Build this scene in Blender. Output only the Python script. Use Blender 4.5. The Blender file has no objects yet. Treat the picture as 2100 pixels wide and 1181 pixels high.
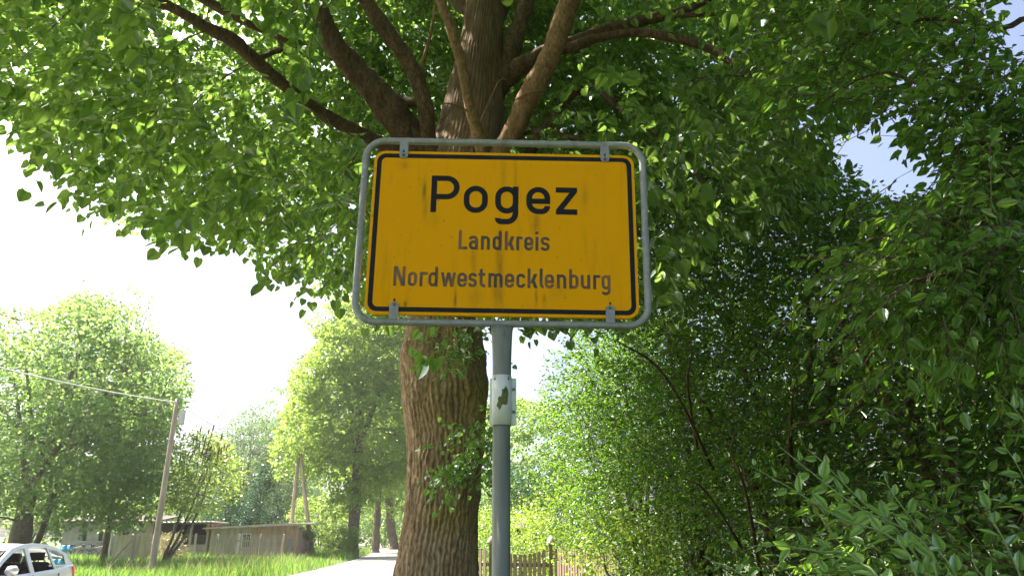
import bpy, bmesh, math, random
import numpy as np
from mathutils import Matrix, Vector
R = math.radians
rng = np.random.default_rng(11)
random.seed(5)
sc = bpy.context.scene
col = sc.collection

# ------------------------------------------------------------------ camera, sky, sun, exposure
F, PITCH, EYE = 1514.0, R(18.4), 1.6
cd = bpy.data.cameras.new('camera'); cam = bpy.data.objects.new('camera', cd); col.objects.link(cam)
cd.sensor_width = 36; cd.sensor_fit = 'HORIZONTAL'; cd.lens = 36*F/2100; cd.clip_start = .05; cd.clip_end = 3000
cam.location = (0, 0, EYE); cam.rotation_euler = (R(90)+PITCH, 0, 0)
sc.camera = cam
SUN_AZ, SUN_EL = -67.0, 55.0          # degrees from +Y towards +X, degrees above the horizon
S = Vector((math.sin(R(SUN_AZ))*math.cos(R(SUN_EL)), math.cos(R(SUN_AZ))*math.cos(R(SUN_EL)), math.sin(R(SUN_EL))))
w = bpy.data.worlds.new('World'); sc.world = w; w.use_nodes = True
nt = w.node_tree; bg = nt.nodes['Background']
sky = nt.nodes.new('ShaderNodeTexSky'); sky.sky_type = 'NISHITA'; sky.sun_disc = False
sky.sun_elevation = R(SUN_EL); sky.sun_rotation = R(SUN_AZ)
sky.air_density = .6; sky.dust_density = 5.5; sky.ozone_density = 1.0
nt.links.new(sky.outputs[0], bg.inputs[0]); bg.inputs[1].default_value = .10
sl = bpy.data.lights.new('sun', 'SUN'); sl.energy = 5.0; sl.angle = R(.55); sl.color = (1, .93, .80)
so = bpy.data.objects.new('sun', sl); col.objects.link(so); so.rotation_euler = S.to_track_quat('Z', 'Y').to_euler()
so.location = (0, 0, 60)
vs = sc.view_settings; vs.view_transform = 'Standard'; vs.look = 'None'; vs.exposure = 2.15; vs.gamma = 1
try: vs.use_curve_mapping = False
except Exception: pass
cy = sc.cycles
cy.max_bounces = 9; cy.diffuse_bounces = 5; cy.glossy_bounces = 3; cy.transmission_bounces = 7; cy.transparent_max_bounces = 12
cy.caustics_reflective = False; cy.caustics_refractive = False

# ------------------------------------------------------------------ small maths
C0 = np.array([0, 0, EYE]); FW = np.array([0, math.cos(PITCH), math.sin(PITCH)]); UP = np.array([0, -math.sin(PITCH), math.cos(PITCH)])
def at(u, v, Y):
    """point of the place seen at photo pixel (u, v), Y metres ahead"""
    k = (590.5-v)/F
    t = Y/(FW[1]+k*UP[1])
    return C0+t*(np.array([(u-1050)/F, 0, 0])+FW+k*UP)
def project(P):
    d = P-C0; t = d@FW; tt = np.where(np.abs(t) < 1e-3, 1e-3, t)
    return 1050+F*d[..., 0]/tt, 590.5-F*(d@UP)/tt, t
def inpoly(u, v, poly):
    ins = np.zeros(u.shape, bool); n = len(poly)
    for i in range(n):
        x0, y0 = poly[i]; x1, y1 = poly[(i+1) % n]
        if y0 == y1: continue
        c = ((y0 > v) != (y1 > v)) & (u < (x1-x0)*(v-y0)/(y1-y0)+x0)
        ins ^= c
    return ins
def unit(a): return a/np.maximum(np.linalg.norm(a, axis=-1, keepdims=True), 1e-9)
def vnoise(p, seed=0):
    """value noise 0..1, p (n,3)"""
    i = np.floor(p).astype(np.int64); f = p-i; f = f*f*(3-2*f); out = 0
    for dx in (0, 1):
        for dy in (0, 1):
            for dz in (0, 1):
                h = (i[:, 0]+dx)*374761393+(i[:, 1]+dy)*668265263+(i[:, 2]+dz)*2147483647+seed*974711
                h = (h ^ (h >> 13))*1274126177 & 0x7fffffff
                h = (h ^ (h >> 16)) & 0xffff
                wgt = (f[:, 0] if dx else 1-f[:, 0])*(f[:, 1] if dy else 1-f[:, 1])*(f[:, 2] if dz else 1-f[:, 2])
                out = out+wgt*h/65535.
    return out

# ------------------------------------------------------------------ materials
MATS = {}
def nodes(name):
    m = bpy.data.materials.new(name); m.use_nodes = True; MATS[name] = m
    return m, m.node_tree, m.node_tree.nodes['Principled BSDF']
def mixcol(nt, fac, a, b):
    n = nt.nodes.new('ShaderNodeMix'); n.data_type = 'RGBA'
    for s, val in ((n.inputs[0], fac), (n.inputs[6], a), (n.inputs[7], b)):
        if isinstance(val, bpy.types.NodeSocket): nt.links.new(val, s)
        else: s.default_value = val if not isinstance(val, tuple) else (*val, 1)[:4]
    return n.outputs[2]
def noise(nt, scale, detail=4, stretch=(1, 1, 1), coord='Object', rough=.6, distort=0):
    tc = nt.nodes.new('ShaderNodeTexCoord'); mp = nt.nodes.new('ShaderNodeMapping'); n = nt.nodes.new('ShaderNodeTexNoise')
    mp.inputs['Scale'].default_value = stretch; n.inputs['Scale'].default_value = scale; n.inputs['Detail'].default_value = detail
    n.inputs['Roughness'].default_value = rough; n.inputs['Distortion'].default_value = distort
    nt.links.new(tc.outputs[coord], mp.inputs[0]); nt.links.new(mp.outputs[0], n.inputs[0])
    return n.outputs[0]
def ramp(nt, val, p0, p1):
    r = nt.nodes.new('ShaderNodeMapRange'); nt.links.new(val, r.inputs[0])
    r.inputs[1].default_value = p0; r.inputs[2].default_value = p1; r.clamp = True
    return r.outputs[0]
def mat(name, c1, c2=None, rough=.7, scale=5, stretch=(1, 1, 1), metal=0, bump=0, bscale=None, lo=.35, hi=.65, spec=.5, coord='Object'):
    m, nt, b = nodes(name)
    b.inputs['Roughness'].default_value = rough; b.inputs['Metallic'].default_value = metal; b.inputs['Specular IOR Level'].default_value = spec
    if c2 is None: b.inputs['Base Color'].default_value = (*c1, 1)
    else: nt.links.new(mixcol(nt, ramp(nt, noise(nt, scale, 5, stretch, coord), lo, hi), c1, c2), b.inputs['Base Color'])
    if bump:
        bp = nt.nodes.new('ShaderNodeBump'); bp.inputs['Strength'].default_value = bump; bp.inputs['Distance'].default_value = .01
        nt.links.new(noise(nt, bscale or scale*3, 6, stretch, coord), bp.inputs['Height']); nt.links.new(bp.outputs[0], b.inputs['Normal'])
    return m
def leafmat(name, c1, c2, t1, t2, gloss=.3, rough=.42, tfac=.45):
    m = bpy.data.materials.new(name); m.use_nodes = True; MATS[name] = m; nt = m.node_tree; nt.nodes.clear()
    out = nt.nodes.new('ShaderNodeOutputMaterial'); g = nt.nodes.new('ShaderNodeNewGeometry'); oi = nt.nodes.new('ShaderNodeObjectInfo')
    ad = nt.nodes.new('ShaderNodeMath'); ad.operation = 'ADD'; fr = nt.nodes.new('ShaderNodeMath'); fr.operation = 'FRACT'
    nt.links.new(g.outputs['Random Per Island'], ad.inputs[0]); nt.links.new(oi.outputs['Random'], ad.inputs[1]); nt.links.new(ad.outputs[0], fr.inputs[0])
    f = fr.outputs[0]
    d = nt.nodes.new('ShaderNodeBsdfDiffuse'); t = nt.nodes.new('ShaderNodeBsdfTranslucent'); gl = nt.nodes.new('ShaderNodeBsdfGlossy')
    nt.links.new(mixcol(nt, f, c1, c2), d.inputs[0]); nt.links.new(mixcol(nt, f, t1, t2), t.inputs[0])
    gl.inputs['Roughness'].default_value = rough; gl.inputs[0].default_value = (.9, .95, 1, 1)
    ms = nt.nodes.new('ShaderNodeMixShader'); ms.inputs[0].default_value = tfac
    nt.links.new(d.outputs[0], ms.inputs[1]); nt.links.new(t.outputs[0], ms.inputs[2])
    fn = nt.nodes.new('ShaderNodeFresnel'); fn.inputs[0].default_value = 1.4
    mu = nt.nodes.new('ShaderNodeMath'); mu.operation = 'MULTIPLY'; mu.inputs[1].default_value = gloss; nt.links.new(fn.outputs[0], mu.inputs[0])
    m2 = nt.nodes.new('ShaderNodeMixShader'); nt.links.new(mu.outputs[0], m2.inputs[0])
    nt.links.new(ms.outputs[0], m2.inputs[1]); nt.links.new(gl.outputs[0], m2.inputs[2]); nt.links.new(m2.outputs[0], out.inputs[0])
    return m
leafmat('linden_leaf', (.05, .105, .025), (.09, .165, .04), (.19, .36, .045), (.32, .50, .085), .12, tfac=.55)
leafmat('hedge_leaf', (.028, .075, .017), (.055, .12, .026), (.14, .34, .02), (.28, .50, .03), .14, .4, tfac=.5)
leafmat('elm_leaf', (.075, .155, .03), (.115, .21, .04), (.24, .48, .04), (.36, .60, .06), .16, tfac=.5)
leafmat('sprig_leaf', (.19, .35, .08), (.27, .45, .11), (.2, .44, .04), (.32, .56, .07), .3)
leafmat('maple_leaf', (.08, .16, .05), (.14, .22, .07), (.28, .46, .10), (.42, .58, .16), .15, tfac=.5)
leafmat('lime_leaf', (.12, .20, .045), (.20, .29, .07), (.34, .50, .07), (.46, .6, .11), .15, tfac=.5)
leafmat('willow_leaf', (.08, .14, .05), (.12, .18, .07), (.2, .32, .09), (.28, .4, .13), .3)
leafmat('conifer_leaf', (.02, .06, .025), (.035, .085, .035), (.03, .09, .03), (.05, .13, .05), .2)
leafmat('yellow_shrub_leaf', (.12, .19, .03), (.18, .25, .04), (.34, .52, .04), (.46, .6, .06), .3)
leafmat('sumac_spike', (.2, .085, .06), (.26, .12, .09), (.26, .11, .08), (.3, .13, .1), .2)
leafmat('grass_blade', (.07, .15, .02), (.12, .2, .035), (.2, .42, .04), (.33, .52, .08), .2)
leafmat('dry_grass', (.2, .18, .08), (.28, .24, .12), (.36, .34, .14), (.42, .38, .18), .2)

def bark(name, dark, light, lichen, scale=1.0, lic=.5, young=None):  # young: dark tone pair painted as shade on the upper stem
    m, nt, b = nodes(name)
    b.inputs['Roughness'].default_value = .9; b.inputs['Specular IOR Level'].default_value = .15
    n1 = noise(nt, 14*scale, 6, (1, 1, .28), rough=.7, distort=.4); n2 = noise(nt, 2.2*scale, 4)
    n3 = noise(nt, 60*scale, 4, (1, 1, .4))
    c = mixcol(nt, ramp(nt, n1, .32, .66), dark, light)
    c = mixcol(nt, ramp(nt, n2, lic, lic+.22), c, lichen)
    c = mixcol(nt, ramp(nt, n3, .6, .3), c, tuple(x*.55 for x in dark))
    if young:                                    # darker tones up the stem, shade put into the bark colour
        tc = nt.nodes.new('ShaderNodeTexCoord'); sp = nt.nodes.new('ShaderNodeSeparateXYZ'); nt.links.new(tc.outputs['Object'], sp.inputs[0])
        c = mixcol(nt, ramp(nt, sp.outputs[2], 3.9, 5.3), c, mixcol(nt, ramp(nt, n1, .32, .66), *young))  # young tones are painted shade, blended in with height
    nt.links.new(c, b.inputs['Base Color'])
    bp = nt.nodes.new('ShaderNodeBump'); bp.inputs['Strength'].default_value = .8; bp.inputs['Distance'].default_value = .012
    nt.links.new(n1, bp.inputs['Height'])
    bp2 = nt.nodes.new('ShaderNodeBump'); bp2.inputs['Strength'].default_value = .5; bp2.inputs['Distance'].default_value = .004
    nt.links.new(n3, bp2.inputs['Height']); nt.links.new(bp.outputs[0], bp2.inputs['Normal']); nt.links.new(bp2.outputs[0], b.inputs['Normal'])
    return m
bark('linden_bark', (.27, .18, .112), (.52, .39, .265), (.43, .325, .12), young=((.08, .052, .036), (.19, .125, .078)))  # last tone pair paints crown shade into the upper stem
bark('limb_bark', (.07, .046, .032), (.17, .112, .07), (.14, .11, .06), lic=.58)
bark('dead_limb_bark', (.2, .115, .06), (.36, .235, .14), (.12, .07, .045), lic=.56)
bark('far_bark', (.16, .12, .095), (.29, .23, .18), (.14, .14, .08), .5)
mat('twig_bark', (.06, .04, .028), (.12, .085, .055), .85, 8)
mat('green_stem', (.12, .2, .05), (.16, .24, .08), .6, 8)

# ------------------------------------------------------------------ mesh helpers
def mesh_np(name, V, T):
    """triangles from numpy arrays"""
    me = bpy.data.meshes.new(name); V = np.ascontiguousarray(V, np.float32); T = np.ascontiguousarray(T, np.int32)
    me.vertices.add(len(V)); me.vertices.foreach_set('co', V.ravel())
    me.loops.add(T.size); me.loops.foreach_set('vertex_index', T.ravel())
    me.polygons.add(len(T)); me.polygons.foreach_set('loop_start', np.arange(0, T.size, T.shape[1], dtype=np.int32))
    try: me.polygons.foreach_set('loop_total', np.full(len(T), T.shape[1], np.int32))
    except Exception: pass
    me.update(calc_edges=True); me.validate()
    return me
def link(name, me, m, parent=None, loc=None, smooth=False):
    o = bpy.data.objects.new(name, me); col.objects.link(o)
    if m is not None and not me.materials: me.materials.append(MATS[m] if isinstance(m, str) else m)
    if smooth: me.polygons.foreach_set('use_smooth', np.ones(len(me.polygons), bool))
    if parent is not None:
        o.parent = parent
        if parent in WORLD_SPACE: o.matrix_parent_inverse = Matrix.Translation(-parent.location)
    if loc is not None: o.location = loc
    return o
WORLD_SPACE = []          # things whose parts are modelled in place
def thing(name, label, cat, loc=(0, 0, 0), rz=0, group=None, world=False):
    o = bpy.data.objects.new(name, None); col.objects.link(o); o.empty_display_size = .1
    if world: WORLD_SPACE.append(o)
    o.location = loc; o.rotation_euler = (0, 0, rz); tag(o, label, cat, group); return o
def tag(o, label=None, cat=None, group=None, kind=None):
    for k, val in (('label', label), ('category', cat), ('group', group), ('kind', kind)):
        if val: o[k] = val
    return o
class MB:
    """collects shapes into one mesh"""
    def __init__(s): s.v = []; s.f = []; s.n = 0
    def add(s, V, Fs):
        s.v += [tuple(map(float, p)) for p in V]; s.f += [tuple(i+s.n for i in f) for f in Fs]; s.n += len(V); return s
    def box(s, x0, x1, y0, y1, z0, z1):
        V = [(x, y, z) for x in (x0, x1) for y in (y0, y1) for z in (z0, z1)]
        return s.add(V, [(0, 1, 3, 2), (4, 6, 7, 5), (0, 4, 5, 1), (2, 3, 7, 6), (0, 2, 6, 4), (1, 5, 7, 3)])
    def tube(s, pts, rad, n=8, cap=True, closed=False, squash=None):
        V, Fs = tube(pts, rad, n, cap, closed, squash); return s.add(V, Fs)
    def prism(s, poly, axis, a, b):
        """polygon extruded along an axis: 'x' -> poly is (y,z), 'y' -> (x,z), 'z' -> (x,y)"""
        def p3(p, k): return {'x': (k, p[0], p[1]), 'y': (p[0], k, p[1]), 'z': (p[0], p[1], k)}[axis]
        n = len(poly); V = [p3(p, a) for p in poly]+[p3(p, b) for p in poly]
        return s.add(V, [tuple(range(n))[::-1], tuple(range(n, 2*n))]+[(i, (i+1) % n, n+(i+1) % n, n+i) for i in range(n)])
    def build(s, name, m, parent=None, smooth=False, bevel=0, loc=None):
        me = bpy.data.meshes.new(name); me.from_pydata(s.v, [], s.f)
        bm = bmesh.new(); bm.from_mesh(me); bmesh.ops.recalc_face_normals(bm, faces=bm.faces)
        if bevel: bmesh.ops.bevel(bm, geom=bm.edges[:], offset=bevel, segments=2, profile=.7, affect='EDGES', clamp_overlap=True)
        bm.to_mesh(me); bm.free()
        return link(name, me, m, parent, loc, smooth)
def tube(pts, rad, n=8, cap=True, closed=False, squash=None):
    P = np.array(pts, float); k = len(P); rad = np.broadcast_to(np.array(rad, float), (k,))
    if closed: T = unit(np.roll(P, -1, 0)-np.roll(P, 1, 0))
    else: T = unit(np.gradient(P, axis=0))
    ref = np.array([0, 0, 1.]) if abs(T[0, 2]) < .9 else np.array([1., 0, 0])
    A = np.zeros_like(P); a = unit(ref-T[0]*(ref@T[0]))
    for i in range(k):
        a = unit(a-T[i]*(a@T[i])); A[i] = a
    B = np.cross(T, A); th = np.arange(n)*2*math.pi/n
    V = P[:, None]+rad[:, None, None]*(np.cos(th)[None, :, None]*A[:, None]+np.sin(th)[None, :, None]*B[:, None])
    V = V.reshape(-1, 3); Fs = []
    for i in range(k if closed else k-1):
        j = (i+1) % k
        for q in range(n): Fs.append((i*n+q, i*n+(q+1) % n, j*n+(q+1) % n, j*n+q))
    if cap and not closed: Fs += [tuple(range(n))[::-1], tuple((k-1)*n+q for q in range(n))]
    return V, Fs
def smooth_path(pts, per=6):
    """Catmull-Rom through the points (any extra columns too)"""
    P = np.array(pts, float); Q = np.vstack([2*P[0]-P[1], P, 2*P[-1]-P[-2]]); out = []
    for i in range(1, len(Q)-2):
        for k in range(per):
            t = k/per; a, b, c, d = Q[i-1], Q[i], Q[i+1], Q[i+2]
            out.append(.5*((2*b)+(-a+c)*t+(2*a-5*b+4*c-d)*t*t+(-a+3*b-3*c+d)*t**3))
    out.append(P[-1]); return np.array(out)

# ------------------------------------------------------------------ leaves
def fan(outline, fold=.12, droop=.1):
    """leaf from half outline [(x,y)...] base to tip; midrib folded, tip drooping"""
    h = outline; T = []
    def z(x, y): return abs(x)*fold*2-droop*y*y
    V = [(0, h[0][1], z(0, h[0][1])), (0, h[-1][1], z(0, h[-1][1]))]
    for sgn in (1, -1):
        b = len(V); mid = h[1:-1]; V += [(sgn*x, y, z(x, y)) for x, y in mid]; k = len(mid)
        T += [(0, b+i, b+i+1) for i in range(k-1)]+[(0, b+k-1, 1)]
    return np.array(V, float), np.array(T)
LINDEN = fan([(0, .0), (.34, -.09), (.54, .16), (.50, .52), (.26, .84), (0, 1.10)], .05, .10)
ELM3 = fan([(0, 0), (.22, .16), (.31, .45), (.20, .80), (0, 1.12)], .10, .12)
ELM = fan([(0, 0), (.27, .24), (.29, .60), (0, 1.1)], .10, .12)
KITE = (np.array([(0, 0, 0), (.36, .45, .06), (0, 1, -.08), (-.36, .45, .06)], float), np.array([(0, 1, 2), (0, 2, 3)]))
NEEDLE = (np.array([(0, 0, 0), (.16, .4, .03), (0, 1, 0), (-.16, .4, .03)], float), np.array([(0, 1, 2), (0, 2, 3)]))
def leaf_frames(tip, nrm):
    y = unit(tip); x = unit(np.cross(y, nrm)); z = np.cross(x, y)
    return np.stack([x, y, z], -1)
def leaf_mesh(name, tpl, P, Rm, Sz):
    V, T = tpl; n = len(P); k = len(V)
    W = np.einsum('nij,kj->nki', Rm, V)*Sz[:, None, None]+P[:, None]
    return mesh_np(name, W.reshape(-1, 3), (T[None]+(np.arange(n)*k)[:, None, None]).reshape(-1, 3))
GAPS = [[(1690, 285), (1735, 268), (1800, 258), (1870, 322), (1925, 335), (1930, 365), (1870, 395), (1790, 385), (1735, 325)], [(1640, 212), (1690, 215), (1740, 250), (1735, 268), (1690, 262), (1650, 240)], [(1925, 60), (1960, 80), (1950, 130), (1920, 110)],
        [(1832, 130), (1875, 148), (1882, 192), (1848, 188)], [(2045, -10), (2130, -10), (2130, 100), (2055, 85)]]
def sprays(cl, origin, per, m, L, size, droop, keep=None, spread=.55, flat=.5, tipdrop=.35, pet=.3, jitter=.3, out=.6, face=0, shell=0):
    """cl (k,4): centre + radius. Twigs of m alternate leaves round each centre. Returns twig polylines and leaf arrays"""
    c = np.repeat(cl, per, 0); n = len(c)
    g = rng.normal(size=(n, 3))*np.array([1, 1, .75]); base = c[:, :3]+g*c[:, 3:4]*.55
    if shell:
        g[:, 2] += .35; sh_ = unit(g)*np.array([1, 1, .62])*rng.uniform(.72, 1.0, (n, 1)); base = c[:, :3]+sh_*c[:, 3:4]
    d = unit(unit(c[:, :3]-origin)*out+unit(g)*.5+rng.normal(size=(n, 3))*spread*.6+np.array([0, 0, -droop]))
    ln = L*rng.uniform(.6, 1.35, n)
    if keep is not None:
        k = keep(base+d*ln[:, None]*.5); base, d, ln, c = base[k], d[k], ln[k], c[k]
    n = len(base); od = unit(base-c[:, :3])*shell+unit(c[:, :3]-origin)*(1-shell)
    sag = np.array([0, 0, -1.])*droop*.5
    def pos(s): return base+d*(ln*s)[:, None]+sag*(ln*s*s)[:, None]
    tw = np.stack([pos(0), pos(.5), pos(1)], 1)
    Ps, Ts, Ns, Ss = [], [], [], []
    side = unit(np.cross(d, np.array([0, 0, 1.]))+1e-4)
    for j in range(m):
        s = (j+.6)/m; sg = 1 if j % 2 else -1
        if j == m-1: sg = 0
        tip = unit(d*(.45 if sg else 1)+side*sg*.8+np.array([0, 0, -tipdrop])+rng.normal(size=(n, 3))*jitter)
        nr = unit(np.array([0, 0, 1.])*(1-face)+od*face+rng.normal(size=(n, 3))*flat)
        sz = size*rng.uniform(.65, 1.2, n)*(1-.25*abs(s-.5))
        Ps.append(pos(s)+tip*(sz*pet)[:, None]); Ts.append(tip); Ns.append(nr); Ss.append(sz)
    return tw, np.concatenate(Ps), np.concatenate(Ts), np.concatenate(Ns), np.concatenate(Ss)
def twig_mesh(name, tw, r):
    """three-sided thin twigs"""
    n = len(tw); d = unit(tw[:, 2]-tw[:, 0]); a = unit(np.cross(d, np.array([.3, .2, 1.]))); b = np.cross(d, a)
    ring = []
    for i, rr in ((0, r), (2, r*.4)):
        for q in range(3):
            th = q*2*math.pi/3; ring.append(tw[:, i]+rr*(math.cos(th)*a+math.sin(th)*b))
    V = np.stack(ring, 1); T = []
    for q in range(3):
        p0, p1 = q, (q+1) % 3; T += [(p0, p1, p1+3), (p0, p1+3, p0+3)]
    T = np.array(T)
    return mesh_np(name, V.reshape(-1, 3), (T[None]+(np.arange(n)*6)[:, None, None]).reshape(-1, 3))
LEAFMESH = {}
def foliage(tree, tw, P, T, N, Sz, tpl, leaf, twig='twig_bark', rtwig=.003, indiv=0, name='crown', keep_leaf=None):
    """crown of the tree: one mass of leaves; the leaves that show largest are objects of their own"""
    if keep_leaf is not None:
        k = keep_leaf(P); P, T, N, Sz = P[k], T[k], N[k], Sz[k]
    Rm = leaf_frames(T, N)
    pick = np.zeros(len(P), bool)
    if indiv:
        u, v, t = project(P); ok = (t > .5) & (u > 10) & (u < 2090) & (v > 10) & (v < 1170) & ~((u > 715) & (u < 1345) & (v > 280) & (v < 680))
        score = np.where(ok, Sz/np.maximum(t, .1), -1); ids = np.argsort(-score)[:indiv]; pick[ids] = True; pick &= ok
    cr = link(name, leaf_mesh(name, tpl, P[~pick], Rm[~pick], Sz[~pick]), leaf, tree); cr['kind'] = 'stuff'
    if indiv:
        key = (id(tpl[0]), leaf)
        if key not in LEAFMESH:
            LEAFMESH[key] = mesh_np('leaf', tpl[0], tpl[1]); LEAFMESH[key].materials.append(MATS[leaf])
        for i in np.nonzero(pick)[0]:
            o = bpy.data.objects.new('leaf', LEAFMESH[key]); col.objects.link(o); o.parent = cr
            M = Matrix.Identity(4)
            for a in range(3):
                for b in range(3): M[a][b] = Rm[i, a, b]*Sz[i]
                M[a][3] = P[i, a]
            o.matrix_local = M
    if tw is not None and rtwig:
        if keep_leaf is not None: tw = tw[keep_leaf(tw[:, 2]) & keep_leaf(tw[:, 0])]
        o = link('twig', twig_mesh('twig', tw, rtwig), twig, tree); o['kind'] = 'stuff'
    return cr
def limb_obj(tree, pts, m='limb_bark', name='limb', n=10, per=5, wob=.12):
    """pts: x,y,z,r"""
    Q = smooth_path(pts, per); r = Q[:, 3].copy()
    r *= 1+wob*(vnoise(Q[:, :3]*3.1, 3)-.5)*2
    V, Fs = tube(Q[:, :3], r, n)
    V = np.array(V); k = len(Q); Vc = np.repeat(Q[:, :3], n, 0)
    rad = unit(V-Vc); nn = (vnoise(V*np.array([22, 22, 9]), 7)-.5)+.55*(vnoise(V*np.array([70, 70, 16]), 8)-.5)+.5*(vnoise(V*6, 12)-.5)
    V = V+rad*(nn*np.repeat(r, n)*.28)[:, None]
    return MB().add(V, Fs).build(name, m, tree, True), Q
def connect(tree, Qs, cl, r0=.012, r1=.004, m='twig_bark', bend=.25, maxlen=99, nside=5):
    """thin branches from the nearest limb point to each leaf cluster"""
    L = np.vstack(Qs)[:, :3]; mb = MB()
    for c in cl:
        d = np.linalg.norm(L-c[:3], axis=1)+np.maximum(0, L[:, 2]-c[2])*.2; i = int(np.argmin(d)); a = L[i]; ln = d[i]
        if ln > maxlen: continue
        b = c[:3]; mid = (a+b)/2+np.array([random.uniform(-1, 1), random.uniform(-1, 1), random.uniform(.0, 1)])*bend*ln*.4
        rr = r0*(.6+.35*ln)
        mb.tube(smooth_path([a, mid, b], 4), np.linspace(rr, r1, 9), nside, False)
    if mb.n: o = mb.build('branch', m, tree, True); o['kind'] = 'stuff'

# ================================================================== SETTING
mat('ground_soil', (.05, .085, .022), (.09, .11, .035), .95, .8, bump=.5, bscale=9)
mat('road_surface', (.3, .28, .25), (.37, .345, .31), .9, 1.2, bump=.35, bscale=60)
def grid_sheet(name, xs, ys, zf, m):
    X, Y = np.meshgrid(xs, ys); Z = zf(X, Y); nx = len(xs); n = len(ys)
    V = np.stack([X, Y, Z], -1).reshape(-1, 3); i = (np.arange(n-1)[:, None]*nx+np.arange(nx-1)[None]).ravel()
    T = np.concatenate([np.stack([i, i+1, i+nx+1], 1), np.stack([i, i+nx+1, i+nx], 1)])
    o = link(name, mesh_np(name, V, T), m, smooth=True); o['kind'] = 'structure'; return o
def edge_l(y): return np.interp(y, [-30, 5, 14, 20, 26, 31, 41, 59, 75, 95, 130], [-15, -14, -13.6, -12.6, -10.3, -8.9, -9.3, -11, -13.2, -17, -26])
def edge_r(y): return np.interp(y, [-30, 5, 14, 20, 26, 31, 41, 59, 75, 95, 130], [-6, -5.2, -4.6, -4.2, -3.9, -3.8, -4.1, -5.6, -7.6, -11.2, -20])
def gz(X, Y):
    dl = np.minimum(np.abs(X-edge_l(Y)), np.abs(X-edge_r(Y))); inside = (X > edge_l(Y)-.3) & (X < edge_r(Y)+.3)
    return np.where(inside, -.03, .06*np.minimum(dl, 4)/4+.04*np.sin(X*.7+Y*.31)*np.minimum(dl, 2)/2)
grid_sheet('ground', np.concatenate([np.linspace(-250, -60, 12), np.linspace(-56, 40, 97), np.linspace(45, 250, 12)]),
           np.concatenate([np.linspace(-150, -35, 8), np.linspace(-30, 130, 110), np.linspace(140, 420, 14)]), gz, 'ground_soil')
ry = np.linspace(-30, 130, 200); L_, R_ = edge_l(ry), edge_r(ry)
wig = .18*(vnoise(np.stack([ry*.9, ry*0, ry*0], 1), 4)-.5)
V = np.concatenate([np.stack([L_+wig+(R_-L_)*k/4, ry, np.full_like(ry, .004)+.03*(1-(k/2-1)**2)], 1) for k in range(5)])
n = len(ry); T = []
for k in range(4):
    i = np.arange(n-1)+k*n; T += [np.stack([i, i+n, i+n+1], 1), np.stack([i, i+n+1, i+1], 1)]
tag(link('road', mesh_np('road', V, np.concatenate(T)), 'road_surface', smooth=True), kind='structure')

# tall grass on the verge, one mass
def blades(name, n, xr, yr, h, wdt, m, cond, seed=0):
    x = rng.uniform(*xr, n); y = yr[0]+(yr[1]-yr[0])*rng.uniform(0, 1, n)**1.5
    k = cond(x, y); x, y = x[k], y[k]
    pn = vnoise(np.stack([x*.35, y*.35, x*0], 1), 5+seed); k = rng.uniform(0, 1, len(x)) < .35+.9*pn; x, y, pn = x[k], y[k], pn[k]
    n = len(x); z = gz(x, y); hh = h*rng.uniform(.5, 1.15, n)*(.5+.9*pn); a = rng.uniform(0, 6.28, n); b = rng.uniform(0, 6.28, n); ww = wdt*rng.uniform(.6, 1.3, n)
    B = np.stack([x, y, z-.01], 1); s = np.stack([np.cos(a), np.sin(a), 0*a], 1)*ww[:, None]; l = np.stack([np.cos(b), np.sin(b), 0*b], 1)*hh[:, None]
    upv = np.array([0, 0, 1.])*hh[:, None]
    V = np.stack([B-s*.5, B+s*.5, B+upv*.6+l*.1-s*.35, B+upv*.6+l*.1+s*.35, B+upv+l*.38], 1).reshape(-1, 3)
    T = np.array([(0, 1, 3), (0, 3, 2), (2, 3, 4)])
    return link(name, mesh_np(name, V, (T[None]+(np.arange(n)*5)[:, None, None]).reshape(-1, 3)), m)
o = blades('grass', 70000, (-36, -8), (25, 75), .46, .028, 'grass_blade', lambda x, y: x < edge_l(y)-.15)
tag(o, 'tall sunlit green grass on the verge beside the road', 'grass', kind='stuff')
o = blades('dry_grass', 6000, (-30, -8), (27, 70), .75, .016, 'dry_grass', lambda x, y: (x < edge_l(y)-.1) & (x > edge_l(y)-6))
tag(o, 'pale dry seed stalks standing in the verge grass', 'grass', kind='stuff')
o = blades('lawn_grass', 8000, (-3.2, 6), (1, 24), .16, .010, 'grass_blade', lambda x, y: x > edge_r(y)+.2)
tag(o, 'short lawn grass round the foot of the sign post and linden', 'grass', kind='stuff')

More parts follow.
